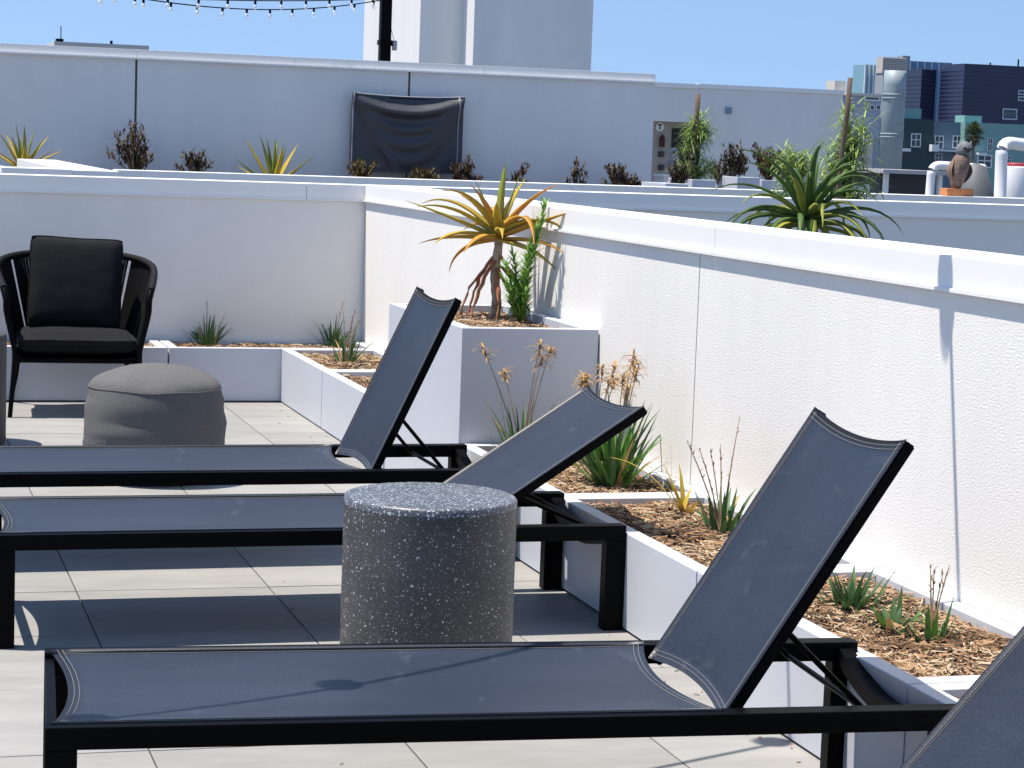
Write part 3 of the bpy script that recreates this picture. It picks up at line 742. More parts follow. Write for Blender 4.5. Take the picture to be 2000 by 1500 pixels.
# far terrace planters and plants
def fplanter(label, x0, x1, y0, y1, z, group='planters of the far terrace'):
    return planter(label, x0, x1, y0, y1, z + .075, z0=-.075, seed=int(abs(x0) * 10), mul=False, group=group, name='roof_planter', soil_drop=.05)
fplanter('long planter under the covered television holding shrubs', 1.9, 7.45, 20.3, 20.96, 1.02)
fplanter('white planter holding the yellow aloe by the far wall', .2, 1.25, 19.6, 20.9, 1.08)
boxo_t = thing('ledge_box', 'pale box-shaped ledge at the end of the low parapet', 'ledge', (1.07, 14.3, -.075))
boxo('block', (.84, 1.275, 14.15, 14.45, -.0745, 1.178), CAPM, boxo_t, bev=.004)
def shrub(label, base, h, wd, seed, m=SHRUB, n=24, group='brown shrubs of the far terrace', name='shrub', lw=.016, ll=.055):
    rnd = random.Random(seed); base = Vector(base)
    t = thing(name, label, 'shrub', base, group=group)
    bs_, bl = nb(), nb()
    for i in range(n):
        az = rnd.uniform(0, 6.28); k = (i + .5) / n
        hh = h * (.35 + .65 * rnd.random()); rr = wd * .62 * (1.15 - .62 * (hh / h)) * rnd.uniform(.25, 1.15)
        tip = base + Vector((math.cos(az) * rr, math.sin(az) * rr, hh))
        mid = base.lerp(tip, .5) + Vector((-math.cos(az) * rr * .15, -math.sin(az) * rr * .15, 0))
        tube(bs_, [base, mid, tip], [.008, .005, .002], n=4)
        for _ in range(26):
            q = rnd.uniform(.55, 1.0); p_ = mid.lerp(tip, (q - .5) * 2)
            blade(bl, p_ + Vector((rnd.gauss(0, .012), rnd.gauss(0, .012), rnd.gauss(0, .015))), rnd.uniform(0, 6.28), rnd.uniform(.2, 1.4), ll * rnd.uniform(.6, 1.2), lw * rnd.uniform(.7, 1.2), .3, n=2, mi=0 if rnd.random() < .8 else 1)
    obj('branches', bs_, STALK, t); obj('foliage', bl, [m, SHRUBG if m is SHRUB else SHRUB], t)
    return t
def fx(x, Y): return onY(x, 340, Y).x
ZP = .97
for i, (x, ytop, wd, n, m, lab) in enumerate((
        (262, 236, .46, 34, SHRUB, 'tallest brown shrub in front of the wall joint'),
        (378, 284, .32, 16, SHRUB, 'small brown shrub between the tallest shrub and the spiky aloe'),
        (708, 316, .36, 24, SHRUBG, 'olive brown shrub at the lower corner of the covered television near the spiky aloe'),
        (822, 332, .36, 24, SHRUBG, 'low yellowish shrub under the middle of the covered television'),
        (905, 304, .30, 24, SHRUB, 'brown shrub at the television corner away from the spiky aloe'),
        (1014, 318, .22, 9, SHRUB, 'thin pinkish shrub, first past the television'),
        (1128, 312, .26, 8, SHRUB, 'sparse leaning shrub with one tall shoot past the television'),
        (1208, 314, .36, 22, SHRUB, 'bushy brown shrub near the end of the tall wall'),
        (1262, 350, .2, 10, SHRUB, 'tiny shrub at the very end of the tall wall'))):
    z = onY(x, ytop, 20.6).z
    shrub(lab, (min(7.38, fx(x, 20.6)), 20.6, ZP), z - ZP, wd, 40 + i, m, n)
aloe('spiky yellow-green aloe standing alone near the covered television', (fx(535, 20.5), 20.5, ZP), .0, 16, .52, .065, 51, (A_YEL, A_LIME, A_YEL, A_LIME), el_lo=22, el_hi=82, droop=.25, name='spiky_aloe', r=.03)
aloe('yellow orange aloe beside the white topped partition', (fx(45, 20.2), 20.2, 1.03), .03, 24, .42, .05, 52, (A_ORG, A_YEL, A_YEL, A_LIME), el_lo=2, el_hi=82, droop=.5, name='yellow_aloe', r=.03)

# covered television
def tv():
    a = onY(686, 182, 20.93); b = onY(902, 190, 20.93); lo = onY(690, 334, 20.93).z
    x0, x1, z1 = a.x, b.x, a.z + .005
    t = thing('covered_television', 'wall-mounted television under a dark sagging fabric cover', 'television', ((x0 + x1) / 2, 20.98, lo))
    boxo('bracket', (x0 + .35, x1 - .35, 20.93, 20.9985, lo + .2, z1 - .25), BLACK, t)
    bm = nb()
    def fn(u, v):
        # folds hang as a catenary from the two upper corners
        sagc = 4 * u * (1 - u)
        f = 0
        for d0, am, wd_ in ((.20, .10, .075), (.42, .05, .08), (.62, .04, .09), (.82, .02, .09)):
            c = d0 * sagc ** .8 + .03
            f += am * math.exp(-(((1 - v) - c) / wd_) ** 2) * (.25 + .75 * sagc)
        f += .03 * math.exp(-((u - .06 - .35 * (1 - v) ** 1.3) / .03) ** 2) * max(0, (1 - v) - .25)
        zz = lo + (z1 - lo) * v - (.02 * sagc if v > .97 else 0)
        return Vector((x0 + (x1 - x0) * u, 20.85 - f + .004 * noise.noise((u * 9, v * 7, 1)), zz))
    solid_grid(bm, fn, 50, 44, (0, .078, 0))
    c = obj('fabric_cover', bm, COVER, t)
    bm = nb()
    HEM = mat('cover_hem', (.33, .33, .36), .6)
    for u in (0.004, .955): tube(bm, [fn(u, k / 20) + Vector((0, -.004, 0)) for k in range(21)], .006, n=5)
    tube(bm, [fn(k / 20, .998) + Vector((0, -.004, .002)) for k in range(21)], .006, n=5)
    obj('hem', bm, HEM, c)
tv()

# ------------------------------------------------------------------ stair tower, light post, string lights
t = thing('stair_tower', 'tall white stair tower rising behind the television wall', 'tower', (8.6, 31.5, -.075))
Xa = onY(820, 60, 30).x; Xb = onY(904, 60, 30).x; Xc = onY(1157, 60, 29.42).x
boxo('shaft', (Xa, Xb + 1.5, 30, 33.6, -.0745, 7.5), STUCCO_FAR, t)
boxo('front_bay', (Xb, Xc, 29.42, 32, -.074, 7.6), STUCCO_FAR, t)
pp = onY(751, 100, 22.2)
t = thing('light_post', 'black steel post behind the television wall carrying bulb strings', 'post', (pp.x, 22.2, -.075))
boxo('pole', (pp.x - .055, pp.x + .055, 22.145, 22.255, -.0745, 2.95), BLACK, t, bev=.004)
boxo('clamp', (pp.x - .066, pp.x + .066, 22.134, 22.266, 2.42, 2.47), BLACK, t)
boxo('junction_box', (pp.x + .085, pp.x + .125, 22.17, 22.23, 2.37, 2.47), mat('grey_box', (.35, .36, .38), .5), t, bev=.004)
bm = nb(); tube(bm, [(pp.x + .05, 22.2, 2.42), (pp.x + .09, 22.2, 2.42)], .008, n=6); tube(bm, [(pp.x + .10, 22.2, 2.465), (pp.x + .06, 22.2, 2.60)], .003, n=5); obj('bracket', bm, BLACK, t)
GLASS = mat('bulb_glass', (.9, .93, .95), .05, .6, transp=.55)
def strand(label, pts, bulbs_at, drop=.0, rc=.006, s=1.0, group='strings of bulbs over the roof', bell=False):
    t = thing('string_lights', label, 'string lights', pts[0], group=group)
    bm = nb(); tube(bm, pts, rc, n=6); obj('cable', bm, BLACK, t)
    for q in bulbs_at:
        bm = nb(); lathe(bm, [(.012 * s, -.055 * s), (.018 * s, -.05 * s), (.018 * s, .0), (.008 * s, .006)] if not bell else [(.026, -.075), (.044, -.07), (.040, -.05), (.020, -.012), (.011, .006)], 0, 0, 16)
        bmesh.ops.translate(bm, verts=bm.verts, vec=q); so = obj('socket', bm, BLACK, t)
        bm = nb(); lathe(bm, [(.003, -.135 * s), (.018 * s, -.128 * s), (.029 * s, -.105 * s), (.028 * s, -.085 * s), (.014 * s, -.056 * s)], 0, 0, 14)
        bmesh.ops.translate(bm, verts=bm.verts, vec=q); obj('bulb', bm, GLASS, so, smooth=True)
    return t
def sagline(A, B_, sag, n): return [A.lerp(B_, k / n) - Vector((0, 0, sag * 4 * (k / n) * (1 - k / n))) for k in range(n + 1)]
ptop = Vector((pp.x - .03, 22.2, onY(745, -3, 22.2).z))
Yq = 19.0
L1 = onY(160, -12, 17.0); L2 = onY(195, -18, 18.0)
s1 = sagline(L1, ptop, .035, 22); strand('upper bulb string running from the post towards the open sky', s1, s1[1:-1:2], s=.62)
A2 = L2; s2 = sagline(A2, ptop + Vector((0, 0, -.01)), .125, 24); strand('lower more sagging bulb string running from the post', s2, s2[1:-1:2], s=.62)
s3 = sagline(ptop + Vector((.05, 0, .02)), ptop + Vector((1.3, 6.5, .62)), .05, 24); strand('short bulb string running from the post back past the tower', s3, s3[1:-1:2], s=.62)
# string above the terrace: its shadow crosses the lounger, the paving and the wall
ZC = 2.05
shadow_pts = [(-.62, 3.61, .31), (-.09, 3.85, .31), (.441, 4.093, .31), (.973, 4.325, .31), (1.505, 4.581, .31), (2.157, 4.778, 0), (2.727, 5.15, 1.14)]
k_ = SUN_TRAVEL / -SUN_TRAVEL.z
ov = [Vector(p_) - k_ * (ZC - p_[2]) for p_ in shadow_pts]
for q in ov: q.z = ZC
ov_c = [ov[0] - (ov[1] - ov[0])] + ov + [ov[-1] + (ov[-1] - ov[-2]) * 1.0, ov[-1] + Vector((2.2, 1.0, .1))]
strand('bulb string hung over the terrace whose shadow crosses a lounger', ov_c, ov, s=1.25, rc=.008, bell=True)
# the two posts that carry it
for q, lab in ((ov_c[0], 'black post carrying the terrace bulb string beyond the lounger feet'), (ov_c[-1], 'black post carrying the terrace bulb string beyond the sunlit wall')):
    t = thing('light_post', lab, 'post', (q.x, q.y, -.0 if q.x < 2 else -.075))
    boxo('pole', (q.x - .03, q.x + .03, q.y - .03, q.y + .03, .0005 if q.x < 2 else -.0745, q.z + .05), BLACK, t)
    boxo('cap', (q.x - .035, q.x + .035, q.y - .035, q.y + .035, q.z + .0505, q.z + .06), BLACK, t)

# ------------------------------------------------------------------ neighbouring roof: entrance wall, owls, stakes, ducts
YE = 46.0
xe0 = onY(1280, 200, YE).x; xe1 = onY(1646, 200, YE).x; ze = onY(1290, 169, YE).z
nx0 = onY(1284, 250, YE).x; nx1 = onY(1362, 250, YE).x; zl = onY(1320, 238, YE).z
t = thing('entrance_wall', 'pale roof-access wall with a dark doorway recess', 'wall', ((xe0 + xe1) / 2, YE + 1.5, -.075))
boxo('wall_right', (nx1, xe1, YE, YE + 3.2, -.0745, ze), STUCCO_FAR, t)
boxo('lintel', (xe0 - 2.0, nx1 - .003, YE + .0, YE + 3.2, zl, ze - .02), STUCCO_FAR, t)
boxo('recess_back', (xe0 - 2.0, nx1 - .003, YE + .4, YE + .6, -.0745, zl - .003), mat('warm_plaster', (.40, .355, .30), .85), t)
dx0 = onY(1312, 260, YE + .4).x; dx1 = onY(1346, 260, YE + .4).x; dz = onY(1330, 251, YE + .4).z
d = boxo('door', (dx0, dx1, YE + .36, YE + .397, -.07, dz), mat('dark_door', (.01, .01, .012), .4), t)
boxo('handle', (dx0 + .03, dx0 + .05, YE + .32, YE + .359, .95, 1.05), mat('steel', (.5, .5, .5), .3, metal=1), d)
boxo('cap', (nx1 - .02, xe1 + .02, YE - .03, YE + 3.22, ze + .002, ze + .10), CAPM, t)
boxo('cap', (xe0 - 2.0, nx1 - .024, YE - .03, YE + 3.22, ze - .017, ze + .09), CAPM, t)
v = onY(1422, 216, YE); boxo('vent', (v.x - .07, v.x + .07, YE - .05, YE - .002, v.z - .07, v.z + .07), mat('blue_grey', (.22, .27, .36), .6), t)
# sign, extinguisher and meter boxes in the recess
q = onY(1289, 248, YE + .38)
sg = thing('restroom_sign', 'small white round sign with a dark T-shaped figure in the recess', 'sign', (q.x, YE + .397, q.z))
bm = nb(); lathe(bm, [(.098, 0), (.1, .004), (.1, .016), (.098, .02)], 0, 0, 28); bmesh.ops.rotate(bm, verts=bm.verts, cent=(0, 0, 0), matrix=Matrix.Rotation(R(90), 3, 'X')); bmesh.ops.translate(bm, verts=bm.verts, vec=(q.x, YE + .396, q.z)); obj('plate', bm, mat('white_paint', (.8, .8, .8), .5), sg)
bm = nb(); box(bm, q.x - .05, q.x + .05, YE + .370, YE + .3755, q.z + .035, q.z + .06); box(bm, q.x - .013, q.x + .013, YE + .370, YE + .3755, q.z - .06, q.z + .034); obj('figure', bm, BLACK, sg)
q = onY(1294, 274, YE + .3)
ex_ = thing('fire_extinguisher', 'dark red fire extinguisher on the recess wall', 'extinguisher', (q.x, YE + .3, q.z - .15))
bm = nb(); lathe(bm, [(.055, q.z - .15), (.06, q.z - .13), (.06, q.z + .06), (.03, q.z + .10), (.02, q.z + .13)], q.x, YE + .32, 16); obj('cylinder', bm, mat('dark_red', (.07, .008, .01), .4), ex_)
boxo('bracket', (q.x - .03, q.x + .03, YE + .381, YE + .399, q.z - .1, q.z + .05), BLACK, ex_)
for x, y, lab in ((1293, 301, 'upper dark meter box on the recess wall'), (1293, 327, 'lower dark meter box on the recess wall')):
    q = onY(x, y, YE + .3); mb_ = thing('meter_box', lab, 'meter box', (q.x, YE + .35, q.z - .06)); boxo('case', (q.x - .06, q.x + .06, YE + .30, YE + .398, q.z - .06, q.z + .06), mat('dark_box', (.03, .03, .035), .5), mb_, bev=.006); boxo('lid', (q.x - .05, q.x + .05, YE + .29, YE + .2995, q.z - .05, q.z + .05), mat('dark_box2', (.05, .05, .055), .5), mb_)
# low white planter boxes beyond the owl parapet
for i, (xa, xb, Y, zt_) in enumerate(((1300, 1345, 17.2, 1.165), (1352, 1400, 17.6, 1.20), (1440, 1485, 18.5, 1.225), (1488, 1700, 18.9, 1.20))):
    fplanter(('small white planter at the end of the tall wall', 'white planter holding the staked feathery plant near the doorway', 'pale planter with brown shrubs before the roof-access wall', 'long pale planter with olive shrubs before the roof-access wall')[i], onY(xa, 350, Y).x, onY(xb, 350, Y).x, Y, Y + .6, zt_, group='small white planters beyond the owl parapet')
for i, (x, Y, yt, wd, n, m, lab) in enumerate(((1430, 18.95, 286, .30, 26, SHRUB, 'round-topped brown shrub before the roof-access wall'), (1402, 18.9, 318, .2, 10, SHRUB, 'low dark shrub next to the round-topped shrub'),
        (1500, 19.2, 284, .42, 34, SHRUBG, 'wide olive brown shrub before the roof-access wall'), (1545, 19.3, 300, .36, 22, SHRUBG, 'olive shrub between the wide shrub and the wooden stake'),
        (1325, 17.5, 320, .22, 12, SHRUB, 'small reddish shrub by the doorway recess'))):
    b_ = onY(x, 352, Y); z = onY(x, yt, Y).z
    zb = 1.145 if x != 1325 else 1.11
    shrub(lab, (b_.x, Y, zb), z - zb, wd, 70 + i, m, n, group='shrubs before the roof-access wall')
def feather(label, base, top, spread, seed, n=26, stake=None):
    rnd = random.Random(seed); base = Vector(base)
    t = thing('feathery_plant', label, 'plant', base)
    bs_, bl = nb(), nb()
    H_ = top
    for i in range(n):
        hh = H_ * rnd.uniform(.12, 1.0); az = rnd.uniform(0, 6.28); rr = spread * rnd.uniform(.1, 1.0) * (1.15 - .75 * hh / H_)
        tip = base + Vector((math.cos(az) * rr, math.sin(az) * rr, hh))
        st = base + Vector((0, 0, hh * .6))
        tube(bs_, [base + Vector((0, 0, hh * .2)), st.lerp(tip, .4), tip], [.004, .003, .0015], n=4)
        for _ in range(34):
            p_ = st.lerp(tip, rnd.uniform(.35, 1.0))
            blade(bl, p_ + Vector((rnd.gauss(0, .02), rnd.gauss(0, .02), rnd.gauss(0, .02))), rnd.uniform(0, 6.28), rnd.uniform(-.5, .9), rnd.uniform(.10, .22), .0105, rnd.uniform(.6, 1.8), n=3)
    obj('stems', bs_, G_BLADE, t); obj('foliage', bl, [G_LIME], t)
Yf = 13.2
b_ = onY(1632, 372, Yf)
for lab, (xb, yb, xt, yt, Y) in (('tall leaning wooden stake beside the feathery lime plant', (1632, 420, 1661, 152, Yf)), ('weathered wooden stake standing before the doorway recess', (1346, 372, 1364, 184, 17.9))):
    A = onY(xb, yb, Y); Bq = onY(xt, yt, Y)
    A = A + (A - Bq) * ((A.z - (-.072)) / (Bq.z - A.z)) if A.z > -.07 else A
    t = thing('wooden_stake', lab, 'stake', (A.x, A.y, A.z), group='wooden plant stakes')
    bm = nb(); tube(bm, [A.lerp(Bq, k / 8) + Vector((.004 * math.sin(k * 2), 0, 0)) for k in range(9)], .018 if Y < 15 else .024, n=8); obj('pole', bm, WOODS, t)
    bm = nb(); q = A.lerp(Bq, .72); tube(bm, [q - (Bq - A).normalized() * .012, q + (Bq - A).normalized() * .012], .021 if Y < 15 else .027, n=8); obj('tie', bm, BLACK, t)
for lab, x, Y, yt, sp, n, sd, zb in (('feathery lime green plant around the leaning wooden stake', 1650, 13.5, 190, .34, 60, 3, .7), ('feathery lime plant between the olive shrubs and the stake', 1590, 13.7, 262, .26, 36, 4, .7),
        ('lime green plant tied to the stake before the doorway', 1358, 17.95, 222, .2, 26, 6, 1.14)):
    b_ = onY(x, 360, Y); z = onY(x, yt, Y).z
    if zb == .7:
        planter('planter under the lime plant ' + ('at the leaning stake' if sd == 3 else 'between the olive shrubs and the leaning stake'), b_.x - .25, b_.x + .25, Y - .12 if sd == 3 else Y + .12, Y + .11 if sd == 3 else Y + .45, .78, z0=-.075, mul=False, name='roof_planter', group='planters behind the capped parapet')
    feather(lab, (b_.x, Y if sd != 4 else Y + .28, zb - .04 if zb == .7 else zb), z - zb, sp, sd, n)
# owls
OWLB = mat('owl_brown', (.11, .075, .06), .8, .2, col2=(.27, .19, .155), vscale=28, bump=.8, bscale=45)
OWLG = mat('owl_grey', (.09, .10, .11), .7, .3, col2=(.20, .21, .22), vscale=20, bump=.5, bscale=40)
OWLP = mat('owl_pale', (.42, .40, .42), .8, .2, col2=(.2, .18, .2), vscale=20, bump=.5, bscale=40)
def owl(label, loc, h, mb, mh, rot):
    t = thing('owl_decoy', label, 'owl decoy', loc, group='plastic owl decoys')
    x, y, z = loc
    def blob(prof, name, m, lean, parent):
        bm = nb(); n = 20; rings = []
        for r_, zz, off in prof:
            rings.append([bm.verts.new((x + math.cos(a) * r_ * h * .86 + off * h * lean, y + math.sin(a) * r_ * h * .9, z + zz * h)) for a in [2 * math.pi * k / n for k in range(n)]])
        for A, B_ in zip(rings, rings[1:]):
            for k in range(n): bm.faces.new((A[k], A[(k + 1) % n], B_[(k + 1) % n], B_[k]))
        bm.faces.new(rings[0][::-1]); bm.faces.new(rings[-1])
        return obj(name, bm, m, parent, smooth=True)
    blob([(.10, .0, 0), (.13, .03, 0), (.15, .10, .01), (.20, .25, .03), (.235, .42, .05), (.225, .55, .08), (.19, .65, .10), (.15, .71, .12)], 'body', mb, rot, t)
    hd = blob([(.15, .70, .12), (.19, .74, .13), (.195, .82, .14), (.165, .90, .145), (.10, .96, .14), (.03, .985, .14)], 'head', mh, rot, t)
    for s in (-1, 1):
        bm = nb(); tube(bm, [(x + (.14 * rot + s * .10) * h, y - .02, z + .90 * h), (x + (.14 * rot + s * .13) * h, y - .02, z + 1.0 * h)], [.035 * h, .006 * h], n=8); obj('ear_tuft', bm, mh, hd)
        bm = nb(); lathe(bm, [(.001, 0), (.04 * h, .004), (.04 * h, .012), (.001, .016)], 0, 0, 12); bmesh.ops.rotate(bm, verts=bm.verts, cent=(0, 0, 0), matrix=Matrix.Rotation(R(90), 3, 'X')); bmesh.ops.translate(bm, verts=bm.verts, vec=(x + (.14 * rot + s * .075) * h, y - .165 * h, z + .83 * h)); obj('eye', bm, mat('owl_eye', (.03, .025, .02), .3), hd)
        bm = nb(); grid(bm, lambda u, v: Vector((x + rot * .06 * h + s * h * (.12 + .12 * math.sin(u * math.pi)) , y + (v - .5) * .26 * h * math.sin(.3 + u * 2.5), z + h * (.62 - .5 * u))), 8, 6); obj('wing', bm, mb, t)
    bm = nb(); tube(bm, [(x + .14 * rot * h, y - .17 * h, z + .80 * h), (x + .14 * rot * h, y - .22 * h, z + .755 * h)], [.022 * h, .004 * h], n=8); obj('beak', bm, BLACK, hd)
qa = onY(1868, 383, 14.83)
bt = thing('brick_block', 'orange brick block under the brown owl decoy on the parapet', 'brick', (qa.x, 14.83, 1.1755))
BR = mat('orange_brick', (.55, .22, .09), .85, .2, col2=(.36, .15, .07), vscale=18, bump=.5, bscale=50)
for k in range(2): boxo('brick', (qa.x - .11 + k * .1105, qa.x - .001 + k * .1105, 14.77, 14.89, 1.1758, 1.232), BR, bt, bev=.004)
owl('brown textured owl decoy standing on an orange brick on the parapet', (qa.x - .01, 14.83, 1.2325), .36, OWLB, OWLG, 1)
qb = onY(1313, 352, 17.5)
qo = onY(1313, 345, 30)
pd = thing('pedestal', 'white block under the pale owl decoy before the doorway', 'pedestal', (qo.x, 30, -.075))
boxo('block', (qo.x - .2, qo.x + .2, 29.8, 30.2, -.0745, qo.z), STUCCO_FAR, pd, bev=.004); boxo('cap', (qo.x - .22, qo.x + .22, 29.78, 30.22, qo.z + .0005, qo.z + .03), CAPM, pd)
owl('pale grey owl decoy standing before the dark doorway', (qo.x, 30, qo.z + .0305), onY(1313, 288, 30).z - qo.z - .03, OWLP, OWLP, .2)
# ducts and roof equipment
GALV = mat('galvanised', (.30, .36, .39), .55, .4, metal=.1, var=.15, vscale=1.5)
WHITEP = mat('white_duct', (.78, .78, .78), .45, .4)
fl0 = onY(1738, 340, 42); 
t = thing('exhaust_flue', 'tall galvanised exhaust flue with banded joints before the dark offices', 'flue', (fl0.x, 42, -.075))
zt_ = onY(1745, 138, 42).z; lean = (onY(1748, 150, 42).x - onY(1738, 335, 42).x)
def fr(z): return fl0.x + .0 * z
rF = .235
bm = nb(); lathe(bm, [(rF, -.0745), (rF, zt_ - .35), (rF * .98, zt_ - .3), (rF * .98, zt_)], fr(0), 42, 28); obj('pipe', bm, GALV, t)
for yb in (185, 192, 262, 268):
    z = onY(1740, yb, 42).z; bm = nb(); lathe(bm, [(rF + .002, z - .018), (rF + .018, z - .012), (rF + .018, z + .012), (rF + .002, z + .018)], fr(0), 42, 28, cap=False); obj('band', bm, GALV, t)
def pipe(label, pts, r, m=WHITEP, base=None, name='duct_pipe'):
    b = base or (pts[0].x, pts[0].y, -.075)
    t = thing(name, label, 'pipe', b)
    # round the corners
    out = [pts[0]]
    for a, c, d_ in zip(pts, pts[1:], pts[2:]):
        l = min((c - a).length, (d_ - c).length) * .45; l = min(l, r * 2.2)
        p0 = c + (a - c).normalized() * l; p1 = c + (d_ - c).normalized() * l
        for k in range(7):
            s_ = k / 6; out.append(p0.lerp(c, s_).lerp(c.lerp(p1, s_), s_))
    out.append(pts[-1])
    bm = nb(); tube(bm, out, r, n=16); obj('pipe', bm, m, t)
    bm = nb(); d_ = (pts[1] - pts[0]).normalized(); tube(bm, [pts[0] + d_ * .01, pts[0] + d_ * .06], r * 1.15, n=16); obj('collar', bm, m, t)
    return t
Yd = 24
q0 = onY(1957, 400, Yd); q0.z = -.07; q1 = onY(1957, 277, Yd); q2 = onY(2060, 292, Yd + .3)
pipe('white bent duct rising then turning towards the end of the roof', [q0, q1, q2, q2 + Vector((1.2, .6, -.1))], .075)
Yd = 30
q1 = onY(1815, 340, Yd); q2 = onY(1820, 322, Yd); q3 = onY(1925, 329, Yd); q0 = q1.copy(); q0.z = -.07
pipe('low horizontal white pipe behind the owl decoy', [q0, q2, q3, Vector((q3.x + .02, Yd + .9, q3.z))], .065)
t = thing('roof_unit', 'pale curved-sided roof unit beside the white bent duct', 'roof unit', (onY(1930, 345, 26).x, 26, -.075))
q = onY(1928, 338, 26)
bm = nb(); lathe(bm, [(.34, -.0745), (.32, .6), (.26, 1.0), (.13, q.z + .08), (.03, q.z + .12)], q.x, 26.3, 24); obj('hood', bm, mat('unit_grey', (.12, .125, .13), .6), t, smooth=True)
boxo('base', (q.x - .42, q.x + .42, 25.85, 26.75, -.0748, .25), WHITEP, t)
q = onY(1985, 325, 27); t = thing('white_tank', 'white tank with a red lid beyond the white bent duct', 'tank', (q.x, 27, -.075))
bm = nb(); lathe(bm, [(.20, -.0745), (.20, q.z - .02), (.19, q.z)], q.x, 27, 24); obj('tank', bm, WHITEP, t)
bm = nb(); lathe(bm, [(.15, q.z + .001), (.15, q.z + .04), (.1, q.z + .05)], q.x, 27, 24); obj('lid', bm, mat('red_lid', (.35, .04, .06), .5), t)
a_ = onY(1735, 345, 36); b2 = onY(1830, 345, 36)
t = thing('roof_shed', 'low flat-roofed roof shelter below the galvanised flue', 'shelter', ((a_.x + b2.x) / 2, 36.5, -.075))
zr = onY(1780, 340, 36).z
boxo('roof', (a_.x - .25, b2.x + .15, 35.7, 37.6, zr, zr + .07), mat('shed_roof', (.42, .42, .44), .7), t)
boxo('wall', (a_.x, b2.x - .05, 36.3, 37.4, -.0745, zr - .002), mat('shed_dark', (.05, .055, .07), .7), t)
for x in (a_.x - .1, b2.x): boxo('post', (x - .04, x + .04, 35.85, 35.93, -.0745, zr - .002), WHITEP, t)

# ------------------------------------------------------------------ city beyond
GZ = -16.0
TEAL = mat('teal_render', (.20, .36, .35), .8, var=.06, vscale=.1)
DTEAL = mat('dark_teal_render', (.035, .06, .07), .7, var=.1, vscale=.1)
PALEB = mat('pale_render', (.62, .58, .53), .85)
WIN = mat('window_glass', (.03, .045, .06), .12, .6)
WFR = mat('white_frame', (.72, .74, .75), .6)
def windows(t, rects, Y, frame_m=WFR, bars=True):
    for (x0, y0, x1, y1) in rects:
        a = onY(x0, y0, Y); b = onY(x1, y1, Y)
        f = nb()
        w = max(.08, (b.x - a.x) * .09)
        X0, X1, Z0, Z1 = a.x, b.x, b.z, a.z
        box(f, X0 - w, X1 + w, Y - .10, Y - .02, Z0 - w, Z0); box(f, X0 - w, X1 + w, Y - .10, Y - .02, Z1, Z1 + w)
        box(f, X0 - w, X0 - .001, Y - .10, Y - .02, Z0 + .001, Z1 - .001); box(f, X1 + .001, X1 + w, Y - .10, Y - .02, Z0 + .001, Z1 - .001)
        if bars:
            xm = (X0 + X1) / 2; box(f, xm - w * .4, xm + w * .4, Y - .095, Y - .025, Z0 + .001, Z1 - .001)
            zm = Z0 + (Z1 - Z0) * .55; box(f, X0 + .001, xm - w * .4 - .001, Y - .095, Y - .025, zm - w * .4, zm + w * .4); box(f, xm + w * .4 + .001, X1 - .001, Y - .095, Y - .025, zm - w * .4, zm + w * .4)
        o = obj('window', f, frame_m, t)
        boxo('pane', (X0, X1, Y - .06, Y - .03, Z0, Z1), WIN, o)
def block(t, name, x0, ytop, x1, Y, dep, m, zb=GZ, ybot=None):
    a = onY(x0, ytop, Y); b = onY(x1, ytop, Y)
    zb_ = onY((x0 + x1) / 2, ybot, Y).z if ybot else zb
    return boxo(name, (a.x, b.x, Y, Y + dep, zb_ + .01, onY((x0 + x1) / 2, ytop, Y).z), m, t)
def building(name, label, Y, x): return thing(name, label, 'building', (onY(x, 300, Y).x, Y, GZ))
YA = 300
t = building('apartment_building', 'teal apartment block with white framed windows and dark centre bay', YA, 1850)
block(t, 'left_wing', 1690, 232, 1765, YA + 2, 6, TEAL)
block(t, 'dark_bay', 1757, 232, 1826, YA, 8, DTEAL)
block(t, 'stair_head', 1765, 212, 1800, YA + 3, 3, TEAL)
block(t, 'blue_bay', 1826.3, 238, 1885, YA + 1.5, 25, mat('blue_render', (.13, .19, .25), .75))
block(t, 'right_wing', 1885.3, 243, 2090, YA, 26, TEAL)
block(t, 'roof_hut', 1884, 226, 1918, YA + 5, 3, TEAL, ybot=250)
windows(t, [(1781, 262, 1796, 286), (1781, 333, 1792, 350)], YA)
windows(t, [(1827, 266, 1840, 291), (1862, 266, 1876, 288), (1827, 300, 1838, 318)], YA + 1.5)
windows(t, [(1702, 256, 1718, 283)], YA + 2)
windows(t, [(1930, 270, 1936, 294), (1893, 306, 1899, 313), (1968, 305, 1974, 318), (1911, 304, 1934, 326), (1985, 270, 1998, 292)], YA)
for x0, y0, x1, y1, Y in ((1815, 282, 1828, 296, YA - .4), (1829, 292, 1880, 297, YA + .8), (1752, 289, 1773, 296, YA - .6), (1906, 298, 1922, 302, YA - .5)):
    a = onY(x0, y0, Y); b = onY(x1, y1, Y); boxo('balcony', (a.x, b.x, Y - 1.0, Y - .02 if Y < YA else YA + 1.49, b.z, a.z), WFR, t)
YO = 430
t = building('office_building', 'dark blue striped office block behind the teal apartments', YO, 1900)
def striped(name, x0, yt, x1, Y, dep, c):
    m = mat('cladding_' + name, c, .35, .5, var=.08, vscale=.05)
    o = block(t, name, x0, yt, x1, Y, dep, m)
    a = onY(x0, yt, Y); b = onY(x1, yt, Y)
    m2 = mat('band_' + name, tuple(k * 1.5 for k in c), .4, .5)
    for k in range(1, 14):
        z = onY((x0 + x1) / 2, yt + 4 + k * 8.2, Y).z
        boxo('cladding_band', (a.x - .10, b.x - .05, Y - .12, Y + dep - .1, z - .12, z + .12), m2, o)
    return o
striped('rear_volume', 1801, 136, 1829.5, YO + 13, 7.6, (.020, .024, .058))
striped('main_volume', 1884, 130, 2120, YO, 10.8, (.022, .026, .065))
